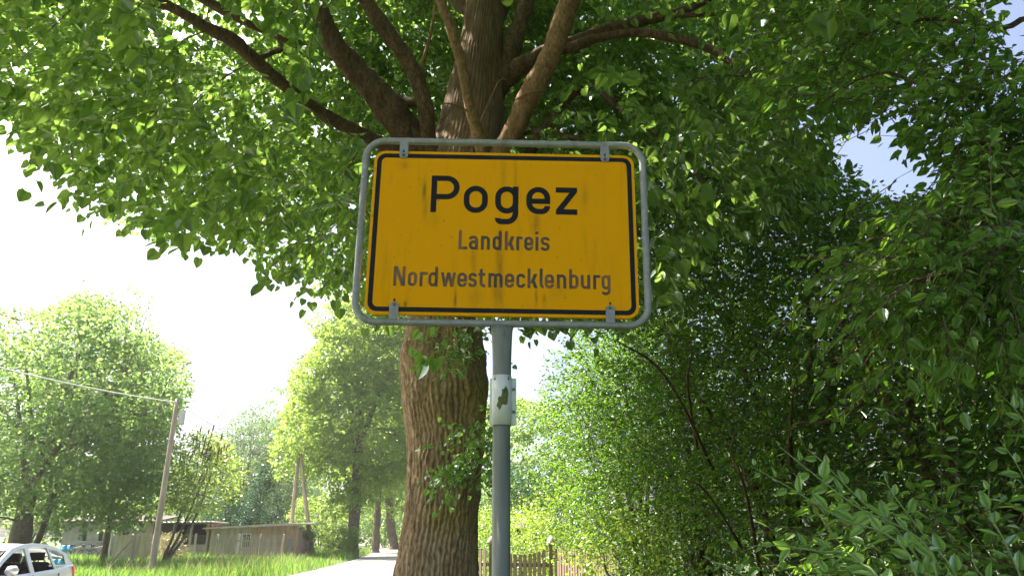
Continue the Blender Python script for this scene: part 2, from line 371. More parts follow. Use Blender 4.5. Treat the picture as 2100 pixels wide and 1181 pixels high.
# ================================================================== TOWN SIGN
def dirt(nt, base, amount_lo, amount_hi, dirtcol, stretch=(9, 9, .9), sc_=3.2):
    n = noise(nt, sc_, 5, stretch, rough=.65); return mixcol(nt, ramp(nt, n, amount_lo, amount_hi), base, dirtcol)
def stains(nt, base, colr, spots, k=1.0):
    tc = nt.nodes.new('ShaderNodeTexCoord'); sp = nt.nodes.new('ShaderNodeSeparateXYZ'); nt.links.new(tc.outputs['Object'], sp.inputs[0])
    nz = ramp(nt, noise(nt, 14, 6, (3, 3, .8), rough=.75), .30, .66); tot = None
    def mth(op, a, b=None):
        n = nt.nodes.new('ShaderNodeMath'); n.operation = op
        for i, v_ in enumerate((a, b)):
            if v_ is None: continue
            if isinstance(v_, (int, float)): n.inputs[i].default_value = v_
            else: nt.links.new(v_, n.inputs[i])
        return n.outputs[0]
    for x0, z0, sx, sz, st in spots:
        wx, wz = x0-.0323, z0+2.6702
        ex = mth('POWER', mth('DIVIDE', mth('SUBTRACT', sp.outputs[0], wx), sx), 2.0); ez = mth('POWER', mth('DIVIDE', mth('SUBTRACT', sp.outputs[2], wz), sz), 2.0)
        g = mth('MULTIPLY', mth('POWER', 2.718, mth('MULTIPLY', mth('ADD', ex, ez), -1.0)), st*k); tot = g if tot is None else mth('MAXIMUM', tot, g)
    return mixcol(nt, mth('MINIMUM', mth('MULTIPLY', tot, nz), 1.0), base, colr)
SPOTS = [(-.012, -.10, .014, .10, .75), (-.018, -.22, .02, .07, .7), (.118, .045, .018, .055, .55), (-.30, .16, .008, .05, .9), (-.295, .10, .012, .06, .4), (.31, .15, .012, .06, .4), (-.175, -.25, .006, .04, 1.0), (-.11, -.10, .012, .05, .35), (.0, .24, .012, .07, .35), (.045, .24, .006, .08, .45), (.12, -.255, .005, .03, 1.0), (.15, -.262, .006, .02, 1.0), (-.10, -.25, .03, .05, .3), (.475, .27, .006, .04, .8), (.20, -.22, .04, .04, .25), (-.27, .05, .03, .04, .2), (-.385, .27, .02, .02, .4), (-.355, -.28, .006, .012, 1.2)]
m, nt_, b = nodes('sign_yellow'); b.inputs['Roughness'].default_value = .5; b.inputs['Specular IOR Level'].default_value = .05
c = dirt(nt_, (.70, .318, .0008), .56, .95, (.43, .22, .006)); c = dirt(nt_, c, .66, .74, (.05, .045, .02), (4, 4, 2.2), 16)
c = dirt(nt_, c, .66, .80, (.34, .19, .01), (14, 14, 1.3), 1.7)
c = stains(nt_, c, (.07, .06, .018), SPOTS)
nt_.links.new(c, b.inputs['Base Color'])
m, nt_, b = nodes('sign_black'); b.inputs['Roughness'].default_value = .5; b.inputs['Specular IOR Level'].default_value = .2
nt_.links.new(dirt(nt_, (.006, .007, .007), .58, .85, (.03, .028, .022)), b.inputs['Base Color'])
m, nt_, b = nodes('faded_letter'); b.inputs['Roughness'].default_value = .5
c = mixcol(nt_, ramp(nt_, noise(nt_, 4.2, 4, (4.2, 4.2, .8)), .42, .58), (.17, .075, .016), (.035, .028, .014)); c = stains(nt_, c, (.012, .012, .008), [(q[0], q[1], q[2]*1.6, q[3]*1.5, 1.5) for q in SPOTS[:8]]+[(-.24, -.18, .03, .06, 1.3), (.03, -.18, .06, .04, .8)]); nt_.links.new(c, b.inputs['Base Color'])
m, nt_, b = nodes('galvanised'); b.inputs['Roughness'].default_value = .5; b.inputs['Metallic'].default_value = .25
c = mixcol(nt_, ramp(nt_, noise(nt_, 40, 5), .3, .7), (.19, .205, .20), (.27, .285, .28)); c = mixcol(nt_, ramp(nt_, noise(nt_, 14, 5, (1, 1, .5)), .56, .72), c, (.14, .14, .11))
c = mixcol(nt_, ramp(nt_, noise(nt_, 75, 3), .68, .74), c, (.6, .6, .56)); nt_.links.new(c, b.inputs['Base Color'])
m, nt_, b = nodes('post_steel'); b.inputs['Roughness'].default_value = .5; b.inputs['Metallic'].default_value = .2
c = mixcol(nt_, ramp(nt_, noise(nt_, 10, 6, (2.5, 2.5, .35)), .35, .68), (.125, .14, .118), (.19, .205, .17)); c = mixcol(nt_, ramp(nt_, noise(nt_, 30, 5, (1, 1, .3)), .6, .75), c, (.08, .095, .065)); nt_.links.new(c, b.inputs['Base Color'])
mat('rusty_bolt', (.12, .10, .085), (.2, .17, .14), .55, 60, metal=.5)
m, nt_, b = nodes('sleeve_white'); b.inputs['Roughness'].default_value = .45
c = mixcol(nt_, ramp(nt_, noise(nt_, 9, 6, (2, 2, .6)), .4, .75), (.60, .64, .61), (.44, .49, .43)); nt_.links.new(c, b.inputs['Base Color'])
mat('moss', (.07, .09, .03), (.15, .17, .07), .95, 90, bump=.8, bscale=200)

PO = np.array([-.03235, 2.5548, 2.6702]); yw, pt, rl = .01762, .03834, .01216
Rz = np.array([[math.cos(yw), -math.sin(yw), 0], [math.sin(yw), math.cos(yw), 0], [0, 0, 1]])
Rx = np.array([[1, 0, 0], [0, math.cos(pt), -math.sin(pt)], [0, math.sin(pt), math.cos(pt)]])
Ry = np.array([[math.cos(rl), 0, math.sin(rl)], [0, 1, 0], [-math.sin(rl), 0, math.cos(rl)]])
PR = Rz@Rx@Ry
class PMB(MB):
    """shapes in plate space: x right, y away from the viewer, z up"""
    def build(s, *a, **k):
        s.v = [tuple(PR@np.array(p)+PO) for p in s.v]; return super().build(*a, **k)
def rrect(x0, x1, z0, z1, r, n=8):
    out = []
    for cx, cz, a0 in ((x1-r, z1-r, 0), (x0+r, z1-r, 90), (x0+r, z0+r, 180), (x1-r, z0+r, 270)):
        for k in range(n+1): a = R(a0+90*k/n); out.append((cx+r*math.cos(a), cz+r*math.sin(a)))
    return out
jb = PR@np.array([.001, .006, -.352])+PO                      # where the post meets the frame
sign = thing('town_sign', 'yellow town entrance sign reading Pogez on a grey steel post', 'sign', (jb[0], jb[1], 0), world=True)
plate = PMB().prism(rrect(-.5, .5, -.3245, .3245, .042), 'y', 0, .018).build('sign_plate', 'sign_yellow', sign, bevel=.002)
bo, bi = rrect(-.4885, .4885, -.313, .313, .034), rrect(-.471, .471, -.2955, .2955, .019)
k = len(bo); mb = PMB(); mb.add([(x, -.0008, z) for x, z in bo]+[(x, -.0008, z) for x, z in bi], [(i, (i+1) % k, k+(i+1) % k, k+i) for i in range(k)])
mb.build('border_line', 'sign_black', plate)
fr = rrect(-.534, .534, -.3505, .3695, .075, 12)
PMB().tube([(x, .006, z) for x, z in fr], .0132, 14, closed=True).build('frame_tube', 'galvanised', sign, True)
for x, z, dn in ((-.388, .3126, 1), (.387, .3195, 1), (-.391, -.3045, -1), (.393, -.3035, -1)):
    zc = .304 if dn > 0 else -.290                              # rounded free end
    ze = .362 if dn > 0 else -.343
    poly = [(x+.0165*math.cos(a), zc-dn*.0165*math.sin(a)*.7) for a in np.linspace(0, math.pi, 9)]+[(x-.0165, ze), (x+.0165, ze)]
    br = PMB().prism(poly, 'y', -.0065, -.0025).build('bracket', 'galvanised', sign, bevel=.0008)
    bz = zc+.000 if dn > 0 else zc+.002
    hx = [(x+.0062*math.cos(R(60*q)), bz+.0062*math.sin(R(60*q))) for q in range(6)]
    PMB().prism(hx, 'y', -.0115, -.0066).prism([(x+.0034*math.cos(R(45*q)), bz+.0034*math.sin(R(45*q))) for q in range(8)], 'y', -.0155, -.0113).build('bolt', 'rusty_bolt', br)
    sz = bz+.017
    PMB().prism(rrect(x-.0028, x+.0028, sz-.006, sz+.006, .0026, 3), 'y', -.0070, -.0064).build('slot', 'sign_black', br)

# lettering: even strokes after the road-sign alphabet
def rp(pts, r, closed=False, n=7):
    P = [np.array(p, float) for p in pts]; out = []; N = len(P)
    for i in range(N):
        if not closed and i in (0, N-1): out.append(P[i]); continue
        a, b, c = P[i-1], P[i], P[(i+1) % N]; la, lc = np.linalg.norm(a-b), np.linalg.norm(c-b)
        ua, uc = (a-b)/la, (c-b)/lc; ang = math.acos(max(-1, min(1, ua@uc)))
        if ang > 3.0: out.append(b); continue
        lim = .5 if closed or (0 < i-1 and i+1 < N-1) else .98
        t = min(r/math.tan(ang/2), la*(.5 if (closed or i > 1) else .98), lc*(.5 if (closed or i < N-2) else .98)); rr = t*math.tan(ang/2)
        bis = unit(ua+uc); o = b+bis*rr/math.sin(ang/2); p0, p1 = b+ua*t, b+uc*t
        a0 = math.atan2(*(p0-o)[::-1]); a1 = math.atan2(*(p1-o)[::-1]); dlt = (a1-a0+math.pi) % (2*math.pi)-math.pi
        out += [o+rr*np.array([math.cos(a0+dlt*q/n), math.sin(a0+dlt*q/n)]) for q in range(n+1)]
    return out
def ribbon(P, s, closed=False):
    P = [np.array(p) for p in P]
    Q = [P[0]]
    for p in P[1:]:
        if np.linalg.norm(p-Q[-1]) > 1e-6: Q.append(p)
    if closed and np.linalg.norm(Q[0]-Q[-1]) < 1e-6: Q.pop()
    P = np.array(Q); n = len(P); L, Rr = [], []
    for i in range(n):
        a = P[i]-P[i-1] if (closed or i > 0) else P[1]-P[0]; b = P[(i+1) % n]-P[i] if (closed or i < n-1) else P[-1]-P[-2]
        a, b = unit(a), unit(b); na, nb = np.array([-a[1], a[0]]), np.array([-b[1], b[0]]); mm = unit(na+nb); k = s/2/max(.35, mm@na)
        L.append(P[i]+mm*k); Rr.append(P[i]-mm*k)
    return L, Rr
def glyph(ch, w, H, X, s, D):
    """strokes ('p', pts, closed) or filled polygons ('f', pts); w width, H cap height, X x-height, s stroke, D descender"""
    l, r, h = s/2, w-s/2, s/2; t = X-h; T = H-h; q = (r-l)/2; m = X*.52
    E_ = []
    def p(pts, rad=0, closed=False): E_.append(('p', rp(pts, rad, closed) if rad else pts, closed))
    def f(*pts): E_.append(('f', list(pts)))
    def para(x0, y0, x1, y1, k): f((x0, y0), (x0+k, y0), (x1+k, y1), (x1, y1))
    def bar(x, y0, y1): f((x-h, y0), (x+h, y0), (x+h, y1), (x-h, y1))
    if ch == 'P': bar(l, 0, H); p([(s, T), (r, T), (r, H*.425), (s, H*.425)], H*.29)
    elif ch == 'N': bar(l, 0, H); bar(r, 0, H); para(w-s*1.3, 0, s*.1, H, s*1.2)
    elif ch == 'L': bar(l, 0, H); f((s, 0), (w, 0), (w, s), (s, s))
    elif ch == 'o': p([(l, h), (r, h), (r, t), (l, t)], q, True)
    elif ch == 'g': p([(l, s+h*.2), (r, s+h*.2), (r, t), (l, t)] if 0 else [(l, h*1.0), (r, h*1.0), (r, t), (l, t)], q, True); p([(r, X), (r, -D+h), (l-s*.05, -D+h), (l-.0*s, -D+s*1.15)], q); 
    elif ch == 'e': p([(r, X*.30), (r, h), (l, h), (l, t), (r, t), (r, m-h*.1), (l+h, m-h*.1)][:5]+[(r, m-h)], q); f((s, m-s*.75), (w, m-s*.75), (w, m+s*.25), (s, m+s*.25))
    elif ch == 'c': p([(r, X*.30), (r, h), (l, h), (l, t), (r, t), (r, X*.70)], q)
    elif ch == 'z': f((0, X), (w, X), (w, X-s*.85), (s*1.35, s), (w, s), (w, 0), (0, 0), (0, s*.85), (w-s*1.35, X-s), (0, X-s))
    elif ch == 'a': p([(l, X*.74), (l, t), (r, t), (r, 0)], q); p([(r, X*.56), (l, X*.56), (l, h), (r, h)], q*.9)
    elif ch == 'n': bar(l, 0, X); p([(l, X*.62), (l, t), (r, t), (r, 0)], q)
    elif ch == 'm':
        c_ = (l+r)/2; bar(l, 0, X); p([(l, X*.62), (l, t), (c_, t), (c_, 0)], q*.5); p([(c_, X*.62), (c_, t), (r, t), (r, 0)], q*.5)
    elif ch == 'u': bar(r, 0, X); p([(r, X*.38), (r, h), (l, h), (l, X)], q)
    elif ch == 'r': bar(l, 0, X); p([(l, X*.55), (l, t), (w, t)], q*.8)
    elif ch == 'd': bar(r, 0, H); p([(l, h), (r, h), (r, t), (l, t)], q, True)
    elif ch == 'b': bar(l, 0, H); p([(l, h), (r, h), (r, t), (l, t)], q, True)
    elif ch == 'k': bar(l, 0, H); para(s*.85, X*.34, w-s*1.25, X, s*1.2); para(w-s*1.15, 0, w*.38, X*.56, s*1.15)
    elif ch == 'l': p([(l, H), (l, h), (w, h)], s*1.1)
    elif ch == 'i': bar(w/2, 0, X); bar(w/2, H-s*1.02, H)
    elif ch == 't': p([(l+s*.5, H*.93), (l+s*.5, h), (w, h)], s*1.2); f((0, X-s), (w, X-s), (w, X), (0, X))
    elif ch == 'w':
        for x0, x1 in ((w*.20, 0), (w*.20, w*.42), (w*.66, w*.42), (w*.66, w-s)): para(x0, 0, x1, X, s)
    elif ch == 's': p([(r, X*.74), (r, t), (l, t), (l, X*.54), (r, X*.46), (r, h), (l, h), (l, X*.26)], q*.9)
    return E_
def letter(ch, x, z, w, H, X, s, D, m):
    mb = PMB(); y = -.0009
    for E_ in glyph(ch, w, H, X, s, D):
        if E_[0] == 'f': mb.add([(x+a, y, z+b) for a, b in E_[1]], [tuple(range(len(E_[1])))])
        else:
            A, B = ribbon(E_[1], s, E_[2]); n = len(A); kk = n if E_[2] else n-1
            mb.add([(x+p[0], y, z+p[1]) for p in A+B], [(i, (i+1) % n, n+(i+1) % n, n+i) for i in range(kk)])
        y -= .00012
    mb.build('letter', m, plate)
for ch, a, b_ in (('P', -.2765, -.169), ('o', -.152, -.061), ('g', -.033, .055), ('e', .085, .1755), ('z', .197, .278)):
    letter(ch, a, .0740, b_-a, .150, .1105, .0215, .0435, 'sign_black')
def lx(p): return -.166+(p-337)*(.1734+.166)/(1128-337)
for ch, a, b_ in (('L', 337, 413), ('a', 427, 506), ('n', 531, 608), ('d', 633, 710), ('k', 738, 822), ('r', 838, 892), ('e', 907, 985), ('i', 1004, 1030), ('s', 1050, 1128)):
    letter(ch, lx(a), -.0715, lx(b_)-lx(a), .0755, .0545, .0108, .02, 'faded_letter')
def nx(p): return -.3995+(p-286)*(.3967+.3995)/(1482-286)
for ch, a, b_ in (('N', 286, 350), ('o', 365, 415), ('r', 430, 474), ('d', 478, 529), ('w', 546, 628), ('e', 637, 690), ('s', 698, 745), ('t', 752, 790), ('m', 808, 886), ('e', 899, 950), ('c', 962, 1012),
                 ('k', 1024, 1079), ('l', 1091, 1113), ('e', 1119, 1170), ('n', 1186, 1237), ('b', 1254, 1305), ('u', 1318, 1370), ('r', 1387, 1427), ('g', 1433, 1482)):
    letter(ch, nx(a), -.2165, nx(b_)-nx(a), .0755, .0545, .0105, .0215, 'faded_letter')

# post, flared neck, clamp sleeve
px, py = jb[0], jb[1]
MB().tube([(px, py, -.4), (px, py, 1.2), (px, py, 2.16)], .0305, 28).build('post', 'post_steel', sign, True)
mb = MB(); rings = []
zt = jb[2]-.004
for k in range(9):
    f = k/8; z = 2.11+(zt-2.11)*f; a = .0315+.0065*f**2.2+.0015; bb = .033-.019*f**1.6
    rings.append([(px+a*math.copysign(abs(math.cos(t))**.85, math.cos(t)), py+bb*math.copysign(abs(math.sin(t))**.85, math.sin(t)), z) for t in np.arange(28)*2*math.pi/28])
mb.add([p for r_ in rings for p in r_], [(i*28+q, i*28+(q+1) % 28, (i+1)*28+(q+1) % 28, (i+1)*28+q) for i in range(8) for q in range(28)]+[tuple(range(28)), tuple(8*28+q for q in range(28))])
mb.build('neck', 'post_steel', sign, True)
z0, z1 = 1.955, 2.128
sl_ = MB(); th = np.linspace(0, 2*math.pi, 40, endpoint=False)
ro, ri = .0345, .0310
V = [(px+r_*math.cos(t), py+r_*math.sin(t), z) for r_ in (ro, ri) for z in (z0, z1) for t in th]; n = 40
Fs = []
for q in range(n):
    e = (q+1) % n; Fs += [(q, e, n+e, n+q), (2*n+q, 3*n+q, 3*n+e, 2*n+e), (n+q, n+e, 3*n+e, 3*n+q), (q, 2*n+q, 2*n+e, e)]
clamp = sl_.add(V, Fs).build('clamp_sleeve', 'sleeve_white', sign, True)
for x0, x1, yo in ((.029, .0515, .004), (-.0425, -.029, .006)):
    MB().prism(rrect(px+x0, px+x1, z0+.001, z1-.007, .004, 4), 'y', py+yo-.004, py+yo+.004).build('flange', 'sleeve_white', clamp, bevel=.001)
for zb in (2.081, 2.002):
    MB().prism([(px+.042+.0055*math.cos(R(60*q)), zb+.0055*math.sin(R(60*q))) for q in range(6)], 'y', py-.006, py-.0003).prism([(px+.042+.003*math.cos(R(60*q)), zb+.003*math.sin(R(60*q))) for q in range(6)], 'y', py-.010, py-.0058).build('bolt', 'rusty_bolt', clamp)
# moss patch on the sleeve, a ragged low relief
mp = [(-.25, 1.998), (-.42, 2.010), (-.50, 2.028), (-.38, 2.030), (-.30, 2.045), (-.12, 2.052), (.02, 2.068), (.22, 2.078), (.42, 2.084), (.60, 2.078), (.66, 2.062), (.70, 2.045), (.72, 2.030), (.60, 2.024), (.42, 2.028), (.20, 2.020), (.02, 2.016), (-.12, 2.006)]
mp = [(a+random.uniform(-.09, .09), z+random.uniform(-.005, .005)) for i in range(len(mp)) for a, z in (mp[i], ((mp[i][0]+mp[(i+1) % len(mp)][0])/2, (mp[i][1]+mp[(i+1) % len(mp)][1])/2))]
cz = (.15, 2.045); V = [(px+.0353*math.sin(a), py-.0353*math.cos(a), z) for a, z in mp]; n = len(V)
V += [(px+.0365*math.sin(cz[0]+(a-cz[0])*.6), py-.0365*math.cos(cz[0]+(a-cz[0])*.6), cz[1]+(z-cz[1])*.6) for a, z in mp]+[(px+.0365*math.sin(cz[0]), py-.0365*math.cos(cz[0]), cz[1])]
MB().add(V, [(i, (i+1) % n, n+(i+1) % n, n+i) for i in range(n)]+[(n+i, n+(i+1) % n, 2*n) for i in range(n)]).build('moss_patch', 'moss', clamp)

# ================================================================== LINDEN BEHIND THE SIGN
LD = 6.0
linden = thing('linden_tree', 'large old linden with ridged brown trunk right behind the town sign', 'tree', (at(896, 1181, LD)[0], LD, 0), world=True)
rows = [(1181, 807, 984), (1100, 817, 986), (1015, 826, 991), (915, 834, 995), (869, 831, 996), (823, 828, 997), (777, 825, 997), (731, 824, 995), (676, 833, 990), (600, 838, 995), (500, 838, 1005),
        (400, 850, 1018), (330, 870, 1028), (270, 893, 1032), (180, 918, 1032), (90, 940, 1034), (0, 955, 1034), (-120, 965, 1030), (-300, 972, 1024), (-600, 980, 1015)]
ctl = []
for v, a, b_ in rows:
    c = at((a+b_)/2, v, LD+max(0, (330-v))*.0010); t = (c-C0)@FW; ctl.append((*c, (b_-a)/2*t/F))
base = ctl[0]; ctl = [(base[0]-.015, LD, -.25, .56), (base[0]-.01, LD, .15, .46), (base[0]-.004, LD, .6, .385)]+ctl
Q = smooth_path(ctl, 10); zc = Q[:, 2]
zz = np.concatenate([np.arange(-.25, 1.1, .05), np.arange(1.1, 4.9, .017), np.arange(4.9, 11.5, .06)])
cx_, cy_, rr_ = [np.interp(zz, zc, Q[:, k]) for k in (0, 1, 3)]
NA = 250; ang = np.arange(NA)*2*math.pi/NA
A, Z = np.meshgrid(ang, zz); RR = np.repeat(rr_[:, None], NA, 1)
p0 = np.stack([np.cos(A)*.33, np.sin(A)*.33, Z], -1).reshape(-1, 3)
warp = (vnoise(p0*np.array([3, 3, 2.2]), 1)-.5)*.16
wa = warp[:, None]
pr = p0*np.array([1, 1, 0])+np.stack([-np.sin(A).ravel(), np.cos(A).ravel(), 0*A.ravel()], 1)*wa+p0*np.array([0, 0, 1])
n1 = vnoise(pr*np.array([30, 30, 4.2]), 2); n2 = vnoise(pr*np.array([58, 58, 9.]), 3); n3 = vnoise(p0*np.array([2.6, 2.6, 1.1]), 4); n4 = vnoise(p0*np.array([9, 9, 7]), 8)
ph = A.ravel()*25+5*(vnoise(p0*np.array([4, 4, 1.6]), 21)-.5)+3.4*(vnoise(p0*np.array([11, 11, 4.5]), 22)-.5)+2.6*(vnoise(p0*np.array([24, 24, 20]), 23)-.5)
ridge = np.abs(np.sin(ph))**.75; ridge = ridge*(.55+.6*n1)
disp = .023*(ridge-.6)+.014*(n2-.5)+.055*(n3-.5)+.014*(n4-.5)
disp = disp.reshape(A.shape)
def burl(u, v, amp, sa, sz):          # swelling on the side of the trunk facing the road
    P = at(u, v, LD-.3); k = np.argmin(abs(zz-P[2])); s_ = np.clip((P[0]-cx_[k])/rr_[k], -1, 1); a0 = -math.pi/2+math.asin(s_)
    da = (A-a0+math.pi) % (2*math.pi)-math.pi
    return amp*np.exp(-(da/sa)**2-((Z-P[2])/sz)**2)
disp += burl(868, 815, .05, .55, .16)+burl(960, 775, .045, .5, .2)-burl(868, 815, .035, .16, .05)+burl(840, 720, .05, .4, .15)-burl(905, 690, .05, .28, .12)+burl(955, 850, -.03, .3, .12)
damp = np.clip((11.5-Z)/8, .25, 1)
RR = RR+disp*damp-.012
V = np.stack([cx_[:, None]+RR*np.cos(A), cy_[:, None]+RR*np.sin(A), Z], -1).reshape(-1, 3)
nz = len(zz); ks = int(np.argmin(abs(zz-4.75)))
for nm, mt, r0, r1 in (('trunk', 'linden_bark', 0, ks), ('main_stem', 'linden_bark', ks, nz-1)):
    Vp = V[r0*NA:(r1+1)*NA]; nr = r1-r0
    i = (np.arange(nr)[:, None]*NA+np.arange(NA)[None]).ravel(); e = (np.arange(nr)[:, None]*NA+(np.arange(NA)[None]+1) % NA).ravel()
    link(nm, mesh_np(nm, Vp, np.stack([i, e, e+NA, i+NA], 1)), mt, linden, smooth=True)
def limb_px(pts):
    """u, v, metres ahead, width in photo pixels -> x,y,z,r"""
    out = []
    for u, v, Y, wd in pts:
        P = at(u, v, Y); out.append((*P, wd/2*((P-C0)@FW)/F))
    return out
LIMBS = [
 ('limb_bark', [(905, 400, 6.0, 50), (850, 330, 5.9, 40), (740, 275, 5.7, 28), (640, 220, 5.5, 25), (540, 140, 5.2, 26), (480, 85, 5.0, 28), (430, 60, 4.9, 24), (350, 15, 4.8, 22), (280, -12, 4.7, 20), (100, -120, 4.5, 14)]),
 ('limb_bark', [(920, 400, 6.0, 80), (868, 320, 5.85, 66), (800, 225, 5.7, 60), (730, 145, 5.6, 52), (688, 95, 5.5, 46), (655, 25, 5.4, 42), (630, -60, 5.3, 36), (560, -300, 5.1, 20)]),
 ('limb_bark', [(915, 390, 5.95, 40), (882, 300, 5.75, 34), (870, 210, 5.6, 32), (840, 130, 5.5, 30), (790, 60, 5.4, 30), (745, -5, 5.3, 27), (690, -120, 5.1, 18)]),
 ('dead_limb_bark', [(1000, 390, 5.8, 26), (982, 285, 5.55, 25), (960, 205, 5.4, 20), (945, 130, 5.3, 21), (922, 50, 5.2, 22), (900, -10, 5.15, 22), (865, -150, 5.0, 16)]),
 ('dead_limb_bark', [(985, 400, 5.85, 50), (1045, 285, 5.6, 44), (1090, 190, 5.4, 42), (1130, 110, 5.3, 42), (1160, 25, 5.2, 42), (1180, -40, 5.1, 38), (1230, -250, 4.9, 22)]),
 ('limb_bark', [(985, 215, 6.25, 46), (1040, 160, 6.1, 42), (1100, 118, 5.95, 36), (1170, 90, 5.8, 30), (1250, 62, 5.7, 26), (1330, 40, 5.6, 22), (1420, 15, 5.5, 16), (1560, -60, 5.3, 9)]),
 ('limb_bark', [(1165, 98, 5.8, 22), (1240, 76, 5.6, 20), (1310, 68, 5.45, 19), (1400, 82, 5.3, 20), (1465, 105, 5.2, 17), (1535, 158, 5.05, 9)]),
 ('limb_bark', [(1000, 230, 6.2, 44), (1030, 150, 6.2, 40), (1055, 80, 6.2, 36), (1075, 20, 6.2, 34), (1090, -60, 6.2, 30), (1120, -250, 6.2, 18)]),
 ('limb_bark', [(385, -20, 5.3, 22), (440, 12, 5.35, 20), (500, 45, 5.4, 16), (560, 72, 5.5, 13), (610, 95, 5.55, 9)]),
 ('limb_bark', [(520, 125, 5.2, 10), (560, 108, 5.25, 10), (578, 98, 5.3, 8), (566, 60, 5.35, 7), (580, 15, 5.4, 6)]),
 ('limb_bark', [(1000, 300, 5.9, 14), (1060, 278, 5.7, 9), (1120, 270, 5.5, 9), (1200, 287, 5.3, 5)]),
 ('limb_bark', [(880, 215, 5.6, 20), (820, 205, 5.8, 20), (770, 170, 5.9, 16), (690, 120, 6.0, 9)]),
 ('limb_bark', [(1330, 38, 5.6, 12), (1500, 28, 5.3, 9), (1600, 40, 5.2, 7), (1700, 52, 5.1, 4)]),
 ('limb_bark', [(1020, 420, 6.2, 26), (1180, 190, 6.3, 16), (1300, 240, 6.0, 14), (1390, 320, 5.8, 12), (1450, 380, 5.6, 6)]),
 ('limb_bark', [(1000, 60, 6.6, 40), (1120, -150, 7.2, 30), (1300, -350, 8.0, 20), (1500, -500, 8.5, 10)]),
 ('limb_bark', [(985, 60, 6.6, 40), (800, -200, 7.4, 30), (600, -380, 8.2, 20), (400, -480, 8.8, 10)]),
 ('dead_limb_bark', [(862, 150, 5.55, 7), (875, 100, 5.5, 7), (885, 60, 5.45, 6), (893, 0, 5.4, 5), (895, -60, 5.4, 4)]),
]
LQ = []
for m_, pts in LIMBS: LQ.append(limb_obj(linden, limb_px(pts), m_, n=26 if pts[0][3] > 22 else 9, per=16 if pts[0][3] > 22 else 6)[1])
LQ.append(Q[Q[:, 2] > 4.6])
# stubs, knots and bare twigs by the crotch
for m_, pts in (('dead_limb_bark', [(985, 250, 5.45, 4), (1010, 195, 5.35, 3.5), (1025, 165, 5.3, 3), (1040, 163, 5.3, 1.5)]), ('dead_limb_bark', [(958, 228, 5.4, 5), (930, 215, 5.3, 4), (905, 212, 5.25, 2)]),
                ('dead_limb_bark', [(1058, 205, 5.35, 4), (1085, 190, 5.25, 3), (1115, 183, 5.2, 1.5)]), ('limb_bark', [(1095, 278, 5.55, 7), (1103, 290, 5.5, 5), (1108, 300, 5.5, 2)])):
    limb_obj(linden, limb_px(pts), m_, 'stub', 6)

SKY_EDGE = [(-900, -2000), (-900, 200), (-200, 170), (0, 232), (40, 240), (75, 310), (110, 345), (160, 390), (215, 440), (275, 455), (350, 500), (455, 470), (520, 530), (600, 575), (650, 590), (735, 590), (760, 640), (1000, 652), (1300, 652), (1345, 640), (1420, 560), (1520, 480), (1640, 400), (1730, 300), (1800, 215), (1900, 110), (1990, 0), (2000, -2000)]
def linden_keep(P):
    u, v, t = project(P); d = np.linalg.norm(P-C0, axis=1)
    inside = inpoly(u, v, SKY_EDGE)
    frame = (t > .3) & (u > -150) & (u < 2250) & (v > -200) & (v < 1300)
    ok = np.where(frame, inside, True) & (d > 3.3)
    win = inpoly(u, v, [(700, -60), (1210, -60), (1190, 120), (1060, 300), (780, 300), (650, 150)]) & (t > 0) & (P[:, 1] < 6.4)
    ok &= ~(win & (rng.uniform(0, 1, len(P)) < .965))
    ok &= ~(inpoly(u, v, [(380, -40), (480, 20), (760, 260), (700, 300), (520, 160), (300, 20), (260, -40)]) & (t > 0) & (P[:, 1] < 5.2) & (rng.uniform(0, 1, len(P)) < .85))
    ok &= ~(inpoly(u, v, [(1080, 60), (1400, 0), (1560, 160), (1500, 180), (1400, 110), (1100, 150)]) & (t > 0) & (P[:, 1] < 5.6) & (rng.uniform(0, 1, len(P)) < .75))
    sg = inpoly(u, v, [(690, 255), (1370, 255), (1370, 1181), (690, 1181)]) & (t > 0) & (t < 3.3)
    return ok & ~sg
def linden_leaf_keep(P): return not_gap(P) & (np.linalg.norm(P-C0, axis=1) > 3.8)
def not_gap(P):
    u, v, t = project(P); ok = np.ones(len(P), bool); u = u+rng.normal(size=len(u))*16; v = v+rng.normal(size=len(v))*16
    for g in GAPS: ok &= ~(inpoly(u, v, g) & (t > 0))
    return ok
lc = np.array([-.9, 5.6, 7.0])
pp = rng.uniform(-1, 1, (9000, 3)); rn = np.linalg.norm(pp, axis=1); pp = pp[(rn < 1) & (rng.uniform(0, 1, len(pp)) < .25+.75*np.minimum(1, rn**2*1.2))]
cl = lc+pp*np.array([6.6, 6.4, 4.7]); cl = cl[cl[:, 2] > 2.5]; cl = cl[linden_keep(cl)]
bk = np.array([at(random.uniform(560, 1420), random.uniform(-100, 330), random.uniform(7.0, 10.0)) for _ in range(300)]); cl = np.vstack([cl, bk[linden_keep(bk)]])
u, v, t = project(cl); inf = (t > .3) & (u > -120) & (u < 2250) & (v > -200)
cin = cl[inf]; cout = cl[~inf]
cout = cout[rng.uniform(0, 1, len(cout)) < .30]; cout = cout[(cout[:, 1] > 2.2) | ((cout[:, 1] > .2) & (rng.uniform(0, 1, len(cout)) < .75)) | (rng.uniform(0, 1, len(cout)) < .12)]  # unseen crown overhead, thinned and kept to shape light on stem and sign
cin = np.c_[cin, rng.uniform(.38, .6, len(cin))]; cout = np.c_[cout, rng.uniform(.6, .9, len(cout))]
print('linden clusters', len(cin), len(cout))
a1 = sprays(cin, lc-np.array([0, 0, 2.5]), 10, 7, .38, .078, .25, linden_keep, flat=.55, tipdrop=.6)
a2 = sprays(cout, lc-np.array([0, 0, 2.5]), 7, 5, .6, .17, .25, linden_keep, flat=.45, tipdrop=.5)
